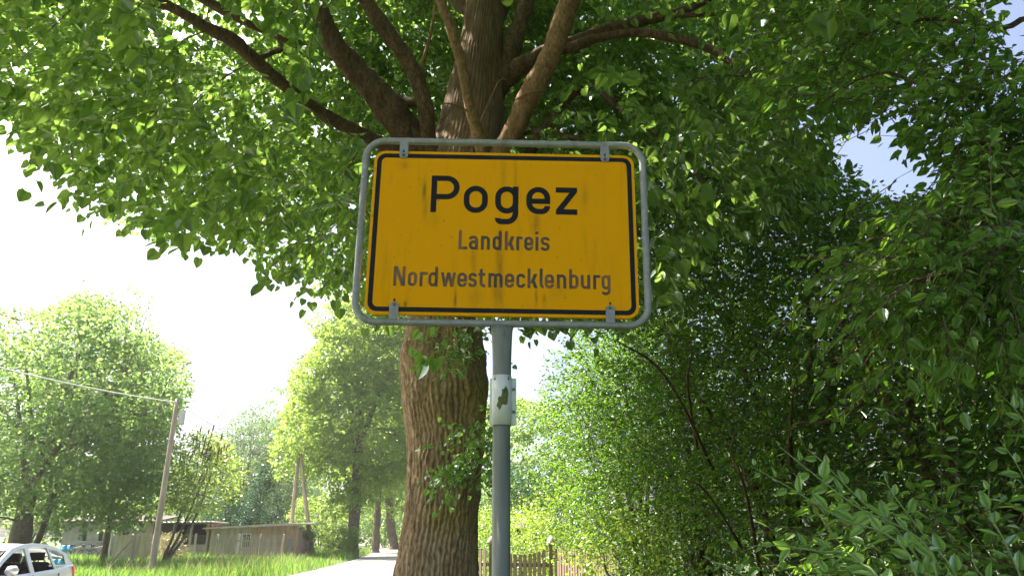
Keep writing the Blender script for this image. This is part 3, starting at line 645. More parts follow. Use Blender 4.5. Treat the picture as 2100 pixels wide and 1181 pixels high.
foliage(linden, a1[0], *a1[1:], LINDEN, 'linden_leaf', rtwig=.002, indiv=300, keep_leaf=linden_leaf_keep)
def off_frame(P):
    u, v, t = project(P); return ~((t > 0) & (u > -260) & (u < 2360) & (v > -170))
foliage(linden, None, *a2[1:], LINDEN, 'linden_leaf', rtwig=0, keep_leaf=off_frame)  # coarse leaves out of view, there for their shade
connect(linden, LQ, cin[::3], .007, .0025, maxlen=1.5)
# shoots sprouting from the trunk
sh = []
for (u0, v0), (u1, v1), k in (((985, 690), (905, 760), 9), ((1000, 720), (930, 740), 7), ((1005, 880), (880, 985), 12), ((1000, 900), (945, 1000), 9), ((1000, 860), (960, 900), 8), ((1010, 930), (975, 985), 6)):
    for q in range(k):
        f = q/k; P = at(u0+(u1-u0)*f+random.uniform(-14, 14), v0+(v1-v0)*f+random.uniform(-14, 14), 5.25+random.uniform(-.12, .1)); sh.append((*P, .07))
a3 = sprays(np.array(sh), at(1060, 800, 5.5), 2, 6, .2, .042, .2, None, flat=.8, tipdrop=.3)
foliage(linden, a3[0], *a3[1:], LINDEN, 'sprig_leaf', rtwig=.002, name='shoot_leaf_mass')
sl2 = np.array([(*at(u, v, 5.2), s_) for u, v, s_ in ((862, 680, .08), (884, 672, .07), (868, 728, .10), (872, 742, .13), (850, 716, .07), (892, 735, .10))])
foliage(linden, None, sl2[:, :3], np.tile([-.3, -.2, -.9], (6, 1))+rng.normal(size=(6, 3))*.4, np.tile([.1, -.9, .3], (6, 1))+rng.normal(size=(6, 3))*.25, sl2[:, 3], LINDEN, 'sprig_leaf', rtwig=0, name='shoot_leaf_mass')
print('part 1 built')

# ================================================================== HEDGE ON THE RIGHT
HEDGE_OK = [(1060, 560), (1045, 690), (1035, 720), (1100, 745), (1080, 800), (1065, 860), (1060, 960), (1095, 1000), (1120, 1060), (1155, 1110), (1205, 1181), (1260, 1700), (3600, 1700), (3600, 200), (2100, 290), (1990, 360), (1900, 400), (1800, 392), (1700, 335), (1550, 300), (1340, 280), (1000, 300)]
def hedge_keep(P):
    u, v, t = project(P); d = np.linalg.norm(P-C0, axis=1)
    ok = (t > .5) & inpoly(u, v, HEDGE_OK) & (d > 2.6)
    return ok & ~(inpoly(u, v, [(690, 255), (1370, 255), (1370, 700), (690, 700)]) & (t < 3.2))
def shrub(name, label, x, y, rx, ry, h, ncl, per, lsize, leaf, tpl=ELM, indiv=0, keep=hedge_keep, nst=7, group=None, cat='shrub', stem='limb_bark', zlo=.25, hollow=.6, m=6, L=.3, lean=(0, 0), droop=.1, rtwig=.0025, crad=(.3, .5), shell=.6):
    tr = thing(name, label, cat, (x, y, 0), group=group, world=True)
    c = np.array([x+lean[0], y+lean[1], (h+zlo)/2])
    p = rng.uniform(-1, 1, (ncl*3, 3)); r = np.linalg.norm(p, axis=1); p = p[(r < 1) & (rng.uniform(0, 1, len(p)) < (1-hollow)+hollow*r**2)][:ncl]
    cl = c+p*np.array([rx, ry, (h-zlo)/2])
    if keep is not None: cl = cl[keep(cl)]
    Qs = []
    for k in range(nst):
        a = k*6.283/nst+random.uniform(-.4, .4); q = random.uniform(.35, .8)
        top = c+np.array([math.cos(a)*rx*q, math.sin(a)*ry*q, h*random.uniform(.0, .2)])
        b0 = np.array([x+math.cos(a)*.16, y+math.sin(a)*.16, -.1]); mid = (b0+top)/2+np.array([math.cos(a)*-.12*rx, math.sin(a)*-.12*ry, .2])
        mid2 = mid*.45+top*.55+np.array([random.uniform(-.2, .2), random.uniform(-.2, .2), 0])
        rr = .018+.009*h*random.uniform(.6, 1.1)
        Qs.append(limb_obj(tr, [(*b0, rr), (*mid, rr*.75), (*mid2, rr*.5), (*top, rr*.2)], stem, 'stem', 7)[1])
    cl = np.c_[cl, rng.uniform(*crad, len(cl))]
    a = sprays(cl, c-np.array([0, 0, h*.25]), per, m, L, lsize, droop, keep, flat=.6, tipdrop=.45, jitter=.45, face=.6, shell=shell)
    foliage(tr, a[0], *a[1:], tpl, leaf, rtwig=rtwig, indiv=indiv, keep_leaf=not_gap)
    connect(tr, Qs, cl[::3], .007, .0025, nside=4, maxlen=2.2)
    return tr
HG = 'hedge shrubs along the right of the lane'
for (x, y, rx, ry, h, ncl, per, ls, ind, lab) in (
    (4.6, 4.2, 2.3, 1.7, 5.6, 640, 9, .066, 300, 'tall dark green hedge shrub right behind the light green young shoots'),
    (4.1, 6.6, 2.2, 1.8, 6.2, 700, 9, .066, 300, 'dense dark hedge shrub with bare forking stems, right of the sign'),
    (3.5, 9.2, 2.0, 1.8, 6.6, 720, 8, .070, 0, 'tall hedge shrub with small glossy leaves right of the linden trunk'),
    (2.9, 11.8, 2.0, 1.8, 6.4, 640, 8, .072, 0, 'sunlit leafy hedge shrub hanging over the picket fence'),
    (2.5, 14.6, 1.9, 1.8, 6.0, 520, 9, .072, 0, 'pale green hedge shrub at the far end of the hedge by the garden'),
    (6.6, 8.0, 2.4, 4.5, 6.8, 260, 8, .10, 0, 'shaded back row hedge bush in the depth of the hedge')):
    shrub('hedge_shrub', lab, x, y, rx, ry, h, ncl, per, ls, 'hedge_leaf', indiv=ind, group=HG)

hb = [o for o in bpy.data.objects if o.name == 'hedge_shrub.001'][0]
for pts in ([(1640, 1010, 6.2, 16), (1620, 890, 5.7, 12), (1690, 865, 5.4, 10), (1755, 835, 5.2, 8), (1785, 800, 5.1, 4)], [(1625, 900, 5.7, 9), (1622, 850, 5.5, 7), (1632, 770, 5.4, 4)], [(1460, 900, 6.5, 12), (1400, 830, 6.1, 9), (1340, 745, 5.8, 8), (1265, 700, 5.6, 4)], [(1560, 1120, 5.8, 12), (1530, 1010, 5.5, 9), (1500, 930, 5.4, 6), (1510, 880, 5.3, 3)], [(1520, 1060, 5.6, 9), (1450, 1010, 5.3, 6), (1400, 980, 5.2, 3)], [(1755, 838, 5.2, 7), (1830, 850, 5.0, 5), (1890, 835, 4.9, 3)], [(1430, 860, 6.2, 10), (1410, 790, 6.0, 8), (1420, 720, 5.8, 5)]):
    pts = [(u_-.0, v_+(60 if k_ == 0 else 0), Y_+(1.5 if k_ == 0 else .35), w_*.7) for k_, (u_, v_, Y_, w_) in enumerate(pts)]
    limb_obj(hb, limb_px(pts), 'limb_bark', 'stem', 7)
# elm reaching over the hedge from the right
elm = thing('elm_tree', 'leafy elm with drooping bright green branches reaching over the hedge from the right', 'tree', (4.2, 2.6, 0), world=True)
eq = [limb_obj(elm, [(4.2, 2.6, -.1, .16), (4.15, 2.7, 1.5, .13), (4.2, 2.9, 3.2, .10), (4.0, 3.2, 5.2, .07), (3.8, 3.3, 7.0, .03)], 'limb_bark', 'trunk', 12)[1]]
ec = []
for pts, wdt in (([(2180, 40, 3.2), (2050, 60, 3.2), (1930, 40, 3.2), (1800, 60, 3.3), (1700, 130, 3.4)], .34), ([(2180, 150, 3.2), (2040, 170, 3.1), (1930, 190, 3.1), (1800, 150, 3.2), (1640, 240, 3.3)], .26),
                 ([(2200, 300, 3.0), (2090, 250, 3.0), (1980, 260, 3.0), (1920, 330, 3.0)], .22), ([(2200, 420, 2.9), (2060, 430, 2.9), (1960, 450, 2.9), (1870, 500, 2.9)], .24), ([(2200, 480, 2.8), (2050, 520, 2.7), (1950, 560, 2.7), (1790, 590, 2.7)], .2),
                 ([(2200, 330, 3.2), (2080, 360, 3.2), (1990, 380, 3.2)], .22), ([(2220, 600, 3.1), (2100, 640, 3.1), (2000, 650, 3.0)], .2), ([(2200, -60, 3.4), (1950, -60, 3.6), (1700, -40, 3.9), (1500, -20, 4.2)], .4)):
    W = np.array([at(*p) for p in pts]); st = np.array([4.0, 3.0, max(2.2, W[0, 2]-.5)])
    Qp = smooth_path(np.vstack([st, W]), 7); eq.append(limb_obj(elm, np.c_[Qp[::3], np.linspace(.022, .004, len(Qp[::3]))], 'limb_bark', 'limb', 6, 3)[1])
    for q in Qp[8:]: ec += [(*(q+rng.normal(size=3)*wdt*.45), .16) for _ in range(2)]
def elm_keep(P):
    u, v, t = project(P); return not_gap(P) & (t > 1.9) & ((u > 1560) | (v < 200))
a = sprays(np.array(ec), np.array([4.2, 2.8, 3.5]), 4, 7, .28, .060, .25, elm_keep, flat=.55, tipdrop=.4)
foliage(elm, a[0], *a[1:], ELM3, 'elm_leaf', indiv=300, keep_leaf=not_gap)
hi = np.array([3.9, 2.8, 6.2])+rng.normal(size=(40, 3))*np.array([1.1, 1.3, .9]); hi = hi[(lambda p: ~((p[2] > 0) & (p[0] < 2150) & (p[1] > -80)))(project(hi))]
a = sprays(np.c_[hi, np.full(len(hi), .5)], np.array([4, 2.8, 4]), 6, 6, .5, .12, .2, None)
foliage(elm, None, *a[1:], ELM, 'elm_leaf', rtwig=0)

# young shoots at the foot of the hedge
sap = thing('young_shrub', 'light green young shrub with upright leafy shoots at the foot of the hedge', 'shrub', (1.75, 2.35, 0), world=True)
SHOOTS = [([(1990, 1330), (1900, 1120), (1760, 1040), (1660, 965), (1595, 912)], 2.15, .050), ([(1960, 1330), (1850, 1120), (1720, 1060), (1620, 1000), (1540, 955)], 2.1, .050), ([(1960, 1300), (1850, 1100), (1770, 1030), (1690, 950), (1655, 920)], 2.2, .056),
          ([(1900, 1330), (1760, 1150), (1680, 1130), (1590, 1118), (1530, 1120)], 2.0, .046), ([(1700, 1400), (1600, 1240), (1540, 1190), (1490, 1160), (1455, 1150)], 1.9, .05), ([(2000, 1330), (1960, 1180), (1890, 1090), (1830, 1010), (1810, 965)], 2.3, .052),
          ([(2150, 1330), (2070, 1130), (2030, 1050), (2030, 980)], 2.4, .058), ([(1900, 1350), (1800, 1190), (1740, 1130), (1700, 1090)], 2.1, .05), ([(1850, 1400), (1760, 1230), (1700, 1180), (1640, 1170)], 2.0, .05),
          ([(2100, 1400), (2040, 1220), (2000, 1160), (1990, 1110)], 2.35, .055), ([(2250, 1300), (2150, 1080), (2090, 960), (2050, 900)], 2.5, .06), ([(2250, 1200), (2150, 960), (2090, 850), (2040, 800)], 2.6, .06)]
tws, PP, TT, NN, SS = [], [], [], [], []
for pts, Y, ls in SHOOTS:
    W = np.array([at(u, v, Y+.02*i) for i, (u, v) in enumerate(pts)]); W = np.vstack([[1.75+random.uniform(-.15, .15), 2.35+random.uniform(-.1, .1), 0], W])
    Qp = smooth_path(W, 8); MB().tube(Qp, np.linspace(.0045, .001, len(Qp)), 6, False).build('stem', 'green_stem', sap, True)
    ln = np.r_[0, np.cumsum(np.linalg.norm(np.diff(Qp, axis=0), axis=1))]; s_ = ln[-1]-.01; sgn = 1
    while s_ > ln[-1]-1.0 and s_ > .3:
        P = np.array([np.interp(s_, ln, Qp[:, k]) for k in range(3)]); P2 = np.array([np.interp(s_+.02, ln, Qp[:, k]) for k in range(3)]); P1 = np.array([np.interp(s_-.02, ln, Qp[:, k]) for k in range(3)]); d = unit(P2-P1)
        side = unit(np.cross(d, [0.3*sgn, -1, .2])); near = (ln[-1]-s_)
        tip = unit(d*.75+side*sgn*.75+rng.normal(size=3)*.22+np.array([0, 0, -.15])); PP.append(P+tip*.008); TT.append(tip); NN.append(unit(np.array([0, -.45, .8])+rng.normal(size=3)*.45)); SS.append(ls*min(1, .35+near*4)*random.uniform(.8, 1.2))
        sgn = -sgn; s_ -= random.uniform(.026, .045)
foliage(sap, None, np.array(PP), np.array(TT), np.array(NN), np.array(SS), ELM3, 'sprig_leaf', rtwig=0, indiv=300)
ex = np.array([(*at(random.uniform(1640, 2150), random.uniform(1090, 1330), random.uniform(2.5, 3.1)), .14) for _ in range(70)])
a = sprays(ex, np.array([1.9, 2.6, .9]), 3, 6, .22, .055, .05, None)
foliage(sap, a[0], *a[1:], ELM, 'elm_leaf', rtwig=.002, name='lower_crown')

# ================================================================== GARDEN BEHIND THE HEDGE
mat('fence_wood', (.16, .115, .078), (.24, .18, .125), .85, 9, (1, 1, .15), bump=.3)
mat('old_wood', (.28, .24, .2), (.42, .375, .32), .9, 5, (1, 1, .15), bump=.3)
mat('dark_boards', (.05, .03, .03), (.09, .055, .05), .85, 6, (1, 1, .3))
mat('white_paint', (.72, .72, .69), (.6, .6, .56), .6, 8)
def picket_fence(label, p0, p1, n, dip, nm='picket_fence'):
    p0, p1 = np.array(p0), np.array(p1); d = unit(p1-p0); ln = np.linalg.norm(p1-p0); rz = math.atan2(d[1], d[0])
    f_ = thing(nm, label, 'fence', (p0[0], p0[1], 0), rz)
    for z in (.42, 1.05): MB().box(-.02, ln+.02, .012, .045, z-.035, z+.035).build('rail', 'fence_wood', f_)
    me = None
    for i in range(n):
        x = (i+.5)*ln/n; top = 1.34-dip*math.sin(math.pi*(i+.5)/n)
        if me is None: me = MB().prism([(-.031, 0), (.031, 0), (.031, .965), (.02, .99), (0, 1), (-.02, .99), (-.031, .965)], 'y', -.012, .010).build('picket', 'fence_wood', f_); o = me
        else: o = bpy.data.objects.new('picket', me.data); col.objects.link(o); o.parent = f_
        o.location = (x, 0, .06); o.scale = (1, 1, top-.06); o.rotation_euler = (0, random.uniform(-.012, .012), 0)
    return f_
gA, gB = at(1012, 1150, 15.0), at(1122, 1150, 14.6)
picket_fence('brown picket gate with a sagging top line, between linden trunk and hedge', gA[:2], gB[:2], 11, .10, 'picket_gate')
gL = at(930, 1150, 15.6)
picket_fence('brown picket fence hidden mostly by the linden trunk', gL[:2], (gA[0]-.12, gA[1]), 8, 0)
gR = at(1265, 1150, 12.8)
picket_fence('brown picket fence running under the sunlit hedge towards the lane', (gB[0]+.14, gB[1]), gR[:2], 22, 0)
for P, lab in ((np.array([gA[0]-.05, gA[1]+.03]), 'brown wooden gate post beside the linden trunk'), (np.array([gB[0]+.07, gB[1]]), 'wooden gate post with white cap at the hedge')):
    g = thing('gate_post', lab, 'post', (P[0], P[1], 0), group='gate posts')
    wh = lab.endswith('hedge')
    MB().box(-.036, .036, -.036, .036, -.1, 1.42).build('post_shaft', 'fence_wood', g, bevel=.006)
    MB().box(-.06, .06, -.06, .06, 1.42, 1.45).tube([(0, 0, 1.45), (0, 0, 1.49), (0, 0, 1.53), (0, 0, 1.555)], [.07, .062, .04, .008], 14).build('post_cap', 'white_paint' if wh else 'old_wood', g)
def bush(name, label, x, y, r, h, n, ls, leaf, tpl=KITE, group=None, cat='shrub', zlo=.05, nst=4, per=8, flat=None, crad=(.25, .4), keep=None, L=.25):
    return shrub(name, label, x, y, r, r, h, n, per, ls, leaf, tpl, 0, keep, nst, group, cat, 'far_bark', zlo, .7, 6, L, rtwig=0, crad=crad)
bush('fence_shrub', 'low sunlit bush spilling in front of the picket fence below the hedge', at(1285, 1120, 11.2)[0], 11.2, .75, 1.9, 100, .06, 'yellow_shrub_leaf')
GS = 'garden shrubs behind the picket gate'
bush('garden_shrub', 'bright yellow green shrub in the garden behind the gate', at(1060, 1080, 20)[0], 20, 1.25, 2.2, 130, .07, 'yellow_shrub_leaf', group=GS)
bush('garden_shrub', 'sunlit yellowish bush just right of the linden trunk in the garden', at(985, 1080, 22)[0], 22, 1.3, 2.5, 120, .08, 'yellow_shrub_leaf', group=GS)
bush('garden_shrub', 'pale flowering bush at the foot of the garden shrubs behind the gate', at(1030, 1110, 17.6)[0], 17.6, .7, 1.35, 60, .06, 'willow_leaf', group=GS)
bush('garden_shrub', 'yellow green bush below the hedge beside the white capped gate post', at(1150, 1060, 17)[0], 17.2, 1.1, 2.6, 130, .07, 'yellow_shrub_leaf', group=GS)
cn = bush('dark_conifer', 'dark bluish conifer far back in the garden beyond the gate', at(1055, 1030, 34)[0], 34, 2.3, 4.6, 170, .16, 'conifer_leaf', NEEDLE, cat='tree')
cn2 = bush('garden_tree', 'leafy round tree behind the garden seen between trunk and post', at(1010, 950, 40)[0], 41, 4.2, 9.5, 260, .19, 'lime_leaf', cat='tree', zlo=1.5)
bush('garden_tree', 'tall garden tree behind the hedge with pale leaves', at(1160, 900, 38)[0], 38, 4.0, 8.8, 240, .19, 'maple_leaf', cat='tree', zlo=1.5)
bush('garden_tree', 'wide tree filling the background behind the dark hedge', 13, 26, 5.5, 8, 330, .2, 'lime_leaf', cat='tree', zlo=.6)
bush('garden_tree', 'broad leafy tree deep behind the hedge at its thickest', 12, 13, 3.8, 6, 300, .15, 'hedge_leaf', cat='tree', zlo=.3)
P = at(1110, 1085, 27)
gs = thing('garden_shed', 'small dark boarded shed in the garden beyond the gate', 'shed', (P[0], 27, 0))
for i in range(16): MB().box(-.9+i*.1125, -.9+(i+.93)*.1125, 0, .03, 0, 1.75).build('board', 'dark_boards', gs)
MB().box(-.88, .88, .034, 1.6, 0, 1.72).build('wall', 'dark_boards', gs)
MB().prism([(-.15, 1.76), (1.75, 2.15), (1.75, 2.21), (-.15, 1.82)], 'x', -1.05, 1.05).build('roof', 'dark_boards', gs)

# ================================================================== FAR SIDE OF THE LANE
def tree(name, label, u, vbase, Y, htop, rx, leaf, ncl, ls, trunk_w, zlo, stems=1, group=None, lean=0, tpl=KITE, per=9, ry=None, crown_dx=0, bark_m='far_bark', nl=7, hollow=.65, crad=(.5, .95), droop=.12, L=.5, keep=None, shape=None, cat='tree', m=6):
    """htop: pixel row of the top"""
    b = at(u, vbase, Y); top = at(u, htop, Y)[2]; x = b[0]
    tr = thing(name, label, cat, (x, Y, 0), group=group, world=True); ry = ry or rx
    c = np.array([x+crown_dx, Y, (top+zlo)/2]); hh = (top-zlo)/2
    p = rng.uniform(-1, 1, (ncl*4, 3)); r = np.linalg.norm(p, axis=1); p = p[(r < 1) & (rng.uniform(0, 1, len(p)) < (1-hollow)+hollow*r**2)][:ncl]
    if shape: p = shape(p)
    # uneven outline: push some clusters out, leave holes elsewhere
    w_ = .62+.8*vnoise(p*2.1+u*.37, 9); p = p*w_[:, None]
    cl = c+p*np.array([rx, ry, hh]); cl = cl[vnoise(cl*.9+u, 6) > .24]
    if keep is not None: cl = cl[keep(cl)]
    tw_ = trunk_w*((b-C0)@FW)/F/2; Qs = []
    for k in range(stems):
        ox = (k-(stems-1)/2)*tw_*2.2; ln = lean+(k-(stems-1)/2)*.12
        fork = np.array([x+ox+ln*(zlo+.6), Y, zlo+hh*.35]); apex = c+np.array([ox+random.uniform(-.3, .3), 0, hh*.5])
        V = [(x+ox, Y, -.2, tw_*1.35), (x+ox, Y, .5, tw_*1.08), (x+ox+ln*zlo*.6, Y, max(.9, zlo*.7), tw_*.95), (*fork, tw_*.75), (*(fork*.5+apex*.5), tw_*.4), (*apex, tw_*.08)]
        Qs.append(limb_obj(tr, V, bark_m, 'trunk', 12)[1])
    for k in range(nl):
        a = k*6.283/nl+random.uniform(-.3, .3); s_ = Qs[k % stems][random.randint(12, 17)]; q = random.uniform(.4, .6)
        e = c+np.array([math.cos(a)*rx*q, math.sin(a)*ry*q, hh*random.uniform(-.2, .6)])
        mid = (s_[:3]+e)/2+np.array([0, 0, hh*.08]); r0 = max(.025, s_[3]*.38)
        Qs.append(limb_obj(tr, [(*s_[:3], r0), (*mid, r0*.6), (*e, r0*.12)], bark_m, 'limb', 7)[1])
    cl = np.c_[cl, rng.uniform(*crad, len(cl))]
    a = sprays(cl, c-np.array([0, 0, hh*.5]), per, m, L, ls, droop, keep, flat=.45, tipdrop=.35, jitter=.5, face=.8, shell=.85)
    foliage(tr, None, *a[1:], tpl, leaf, rtwig=0)
    connect(tr, Qs, cl[::3], .02, .008, 'far_bark', nside=4, maxlen=5)
    return tr
# left yard
def left_keep(P):
    u, v, t = project(P); return inpoly(u, v, [(-900, 1080), (60, 1062), (130, 1088), (300, 1092), (335, 1010), (350, 900), (392, 800), (375, 720), (310, 690), (318, 605), (240, 580), (170, 590), (100, 640), (0, 630), (-900, 500)])
tree('maple_tree', 'big spreading tree with thick forked trunk behind the silver car', 32, 1150, 37, 585, 8.8, 'maple_leaf', 560, .21, 40, 2.4, 1, crown_dx=1.2, keep=left_keep, per=20, crad=(.6, 1.2), ry=5.5, nl=9)
t2 = at(70, 1150, 33.5)
tree('leaning_trunk_tree', 'slender tree leaning right beside the thick trunk behind the car', 60, 1150, 38.5, 700, 4.6, 'maple_leaf', 200, .21, 13, 2.4, 1, lean=.22, crown_dx=1.5, keep=left_keep)
tree('yard_tree', 'smaller tree with straight trunk in front of the pale yard wall', 213, 1140, 42, 720, 4.6, 'maple_leaf', 420, .22, 13, 2.0, 1, keep=left_keep, crown_dx=.6)
def sumac_keep(P):
    u, v, t = project(P); return inpoly(u, v, [(330, 1040), (345, 900), (400, 880), (470, 905), (505, 960), (495, 1020), (440, 1060), (400, 1050)])
sm = tree('sumac_tree', 'twisted sumac with reddish flower spikes in front of the open shed', 345, 1130, 42, 890, 3.0, 'lime_leaf', 330, .17, 5.5, 1.9, 3, keep=sumac_keep, crown_dx=1.9, lean=.35, per=6)
sk = np.array([(*at(random.gauss(428, 32), random.gauss(945, 26), 41+random.uniform(-1.5, .5)), .3) for _ in range(60)])
for p in sk:
    MB().tube([p[:3], p[:3]+[0, 0, .17], p[:3]+[.02, 0, .32], p[:3]+[.03, 0, .42]], [.015, .045, .035, .006], 6).build('flower_spike', 'sumac_spike', sm)
def cone(p):
    q = p.copy(); k = (1-(q[:, 2]+1)/2)**.8+.08; q[:, 0] *= k*1.3; q[:, 1] *= k*1.3; return q
CG = 'dark conifers behind the sheds'
tree('conifer', 'dark pointed conifer right behind the brown shed', 528, 1130, 55, 972, 1.7, 'conifer_leaf', 130, .22, 8, .1, 1, CG, tpl=NEEDLE, shape=cone, nl=3, crad=(.2, .4), L=.35, droop=-.5)
tree('conifer', 'shorter dark conifer between the open shed and the brown shed', 462, 1130, 56, 1000, 1.6, 'conifer_leaf', 110, .22, 8, .1, 1, CG, tpl=NEEDLE, shape=cone, nl=3, crad=(.2, .4), L=.35, droop=-.4)
tree('willow_tree', 'pale feathery willow behind the conifers', 492, 1120, 78, 838, 6.0, 'willow_leaf', 620, .34, 12, 1.0, 1, tpl=NEEDLE, droop=1.0, L=.9, per=10, crad=(.7, 1.2))
tree('poplar_tree', 'tall airy tree with visible sky through it behind the forked pole', 585, 1118, 90, 790, 4.2, 'maple_leaf', 300, .3, 12, 2.0, 1, per=9, crad=(.6, 1.0))
def lime_keep(P):
    u, v, t = project(P); return ~inpoly(u, v, [(395, 0), (640, 590), (608, 640), (655, 700), (595, 760), (590, 830), (560, 900), (555, 965), (610, 1010), (640, 1060), (690, 1095), (0, 1100), (0, 0)])
RG = 'old limes lining the lane'
tree('lime_tree', 'ivy covered old lime with thick trunk at the edge of the lane', 722, 1132, 56, 615, 6.0, 'lime_leaf', 470, .27, 24, 4.6, 1, RG, crown_dx=-.3, keep=lime_keep, crad=(.7, 1.4), per=24, ry=4.5, nl=9)
tree('lime_tree', 'second old lime along the lane behind the ivy covered one', 770, 1122, 70, 640, 5.2, 'lime_leaf', 330, .3, 15, 3.5, 1, RG, crad=(.8, 1.4), per=17, keep=lime_keep, ry=4.5)
tree('lime_tree', 'leaning farthest lime trunk where the lane bends away', 808, 1120, 84, 700, 5.0, 'lime_leaf', 480, .32, 18, 3.5, 1, RG, keep=lime_keep, lean=-.22)
bush('ivy_bush', 'ivy bush wrapped round the foot of the thick lime', at(700, 1100, 54.8)[0], 54.8, 1.0, 2.2, 70, .16, 'lime_leaf')
bush('roadside_bush', 'low dark bush between the brown shed and the forked pole', at(612, 1105, 52)[0], 52, 1.0, 1.9, 70, .14, 'maple_leaf')
bush('roadside_bush', 'hedge of mixed bushes behind the forked pole', at(660, 1080, 62)[0], 62, 2.6, 4.6, 150, .18, 'lime_leaf')
bush('roadside_bush', 'green thicket at the end of the lane between the limes', at(790, 1085, 96)[0], 96, 4.5, 7.5, 200, .28, 'maple_leaf', crad=(.5, .9))
for i, (u, Y, h, r, lf, lab) in enumerate(((430, 100, 10, 7, 'lime_leaf', 'rounded pale tree far behind the yard left of the willow'), (330, 90, 10, 8, 'maple_leaf', 'broad tree far behind the yard and the utility pole'), (180, 80, 10, 8, 'lime_leaf', 'broad tree far behind the pale yard wall'),
                                   (60, 75, 10, 8, 'maple_leaf', 'wide tree far behind the car and the thick trunk'), (640, 110, 13, 8, 'maple_leaf', 'distant tree closing the view behind the limes'), (860, 118, 12, 9, 'lime_leaf', 'distant tree behind the linden trunk where the lane ends'),
                                   (960, 120, 11, 9, 'maple_leaf', 'far tree behind the garden left of the sign post'), (1080, 90, 8, 8, 'maple_leaf', 'far tree behind the garden conifer'))):
    bush('distant_tree', lab, at(u, 1090, Y)[0], Y, r, h, 200, .42, lf, cat='tree', zlo=.2, crad=(.7, 1.3), group='distant trees', per=7, L=.7)

# ================================================================== YARD: POLES, WIRES, SHEDS, FENCES
mat('pole_wood', (.25, .205, .16), (.38, .32, .255), .9, 6, (1, 1, .12), bump=.3)
mat('grey_box', (.5, .5, .47), (.42, .42, .4), .6, 9)
mat('cable', (.10, .10, .10), rough=.6)
mat('pale_render', (.3, .265, .22), (.4, .36, .3), .9, 2.5, bump=.2)
mat('reddish_boards', (.3, .19, .14), (.42, .29, .22), .9, 4, (1, 1, .2), bump=.3)
mat('felt_roof', (.36, .33, .27), (.46, .43, .36), .9, 6)
mat('corrugated', (.5, .5, .48), (.62, .61, .58), .7, 5)
mat('wire', (.34, .35, .35), (.42, .43, .42), .5, 4, metal=.3)
mat('dark_inside', (.02, .02, .02), rough=.9)
mat('brick_red', (.3, .12, .07), (.4, .2, .13), .9, 6)
mat('blue_plastic', (.03, .28, .6), (.05, .34, .66), .5, 5)
mat('tyre', (.03, .03, .03), rough=.9)
mat('bike_frame', (.45, .3, .06), rough=.5)
mat('bike_grey', (.2, .21, .22), rough=.5)
mat('window_glass', (.04, .05, .055), rough=.15)
up1 = at(313, 1160, 30); ut = at(364, 818, 30)
pole = thing('utility_pole', 'grey wooden utility pole with a small box standing in the verge grass', 'pole', (up1[0], 30, 0), world=True)
MB().tube(smooth_path([(up1[0]-.03, 30, -.3), (up1[0], 30, 2), (ut[0]-.02, 30, ut[2]*.7), (ut[0], 30, ut[2])], 5), np.linspace(.13, .08, 16), 12).build('pole_shaft', 'pole_wood', pole, True)
bx = at(370, 855, 30)
MB().box(bx[0]-.02, bx[0]+.17, 29.86, 30.06, bx[2]-.3, bx[2]+.28).build('junction_box', 'grey_box', pole, bevel=.015)
MB().tube(smooth_path([(bx[0]+.1, 29.95, bx[2]-.25), (bx[0]+.13, 29.9, bx[2]-.6), (bx[0]-.02, 29.88, bx[2]-.9), (bx[0]-.07, 29.87, bx[2]-1.4)], 5), .012, 5).build('drop_cable', 'cable', pole)
MB().box(ut[0]-.02, ut[0]+.02, 29.82, 29.93, ut[2]-.24, ut[2]-.12).build('insulator', 'grey_box', pole)
fa = at(615, 928, 53)
fp = thing('forked_pole', 'pair of wooden poles joined at the top into a narrow A beside the lane', 'pole', (at(617, 1130, 53)[0], 53, 0), world=True)
for u in (592, 645):
    b = at(u, 1130, 53); b[2] = -.3; sl = (fa[0]-b[0])
    MB().tube(smooth_path([b, (b+fa)/2+[random.uniform(-.05, .05), 0, 0], fa+[.06*(1 if u > 600 else -1), 0, 0]], 6), np.linspace(.18, .11, 13), 10).build('pole_leg', 'pole_wood', fp, True)
MB().box(fa[0]-.3, fa[0]+.3, 52.86, 52.98, fa[2]-.32, fa[2]-.2).build('cross_bolt', 'pole_wood', fp)
w0 = at(-60, 738, 24); w1 = np.array([ut[0], 29.9, ut[2]-.15]); w2 = np.array([fa[0], 52.9, fa[2]-.1])
def sag(a, b, s): return [a+(b-a)*k/14-np.array([0, 0, s*4*(k/14)*(1-k/14)]) for k in range(15)]
tag(MB().tube(sag(w0, w1, .12), .026, 5).build('overhead_cable', 'grey_box'), 'thick pale overhead cable coming to the utility pole over the car', 'cable')
tag(MB().tube(sag(w1, w2, .5), .014, 5).build('overhead_cable', 'cable'), 'thin dark overhead cable between utility pole and forked pole', 'cable')
st0, st1 = at(208, 1172, 34), at(272, 1105, 35); st0[2] = min(st0[2], .1)
tag(MB().tube([st0, (st0+st1)/2, st1], [.05, .045, .035], 8).build('leaning_prop', 'pole_wood'), 'dark wooden prop leaning at a slant in the yard grass', 'prop')
st1b = np.array([st1[0]+.05, 35.05, 0])
tag(MB().tube([st1b-[0, 0, .3], st1b+[.02, 0, .8], st1b+[.03, 0, st1[2]+.35]], [.06, .055, .045], 8).build('stake', 'pole_wood'), 'upright wooden stake carrying the slanting prop', 'stake')

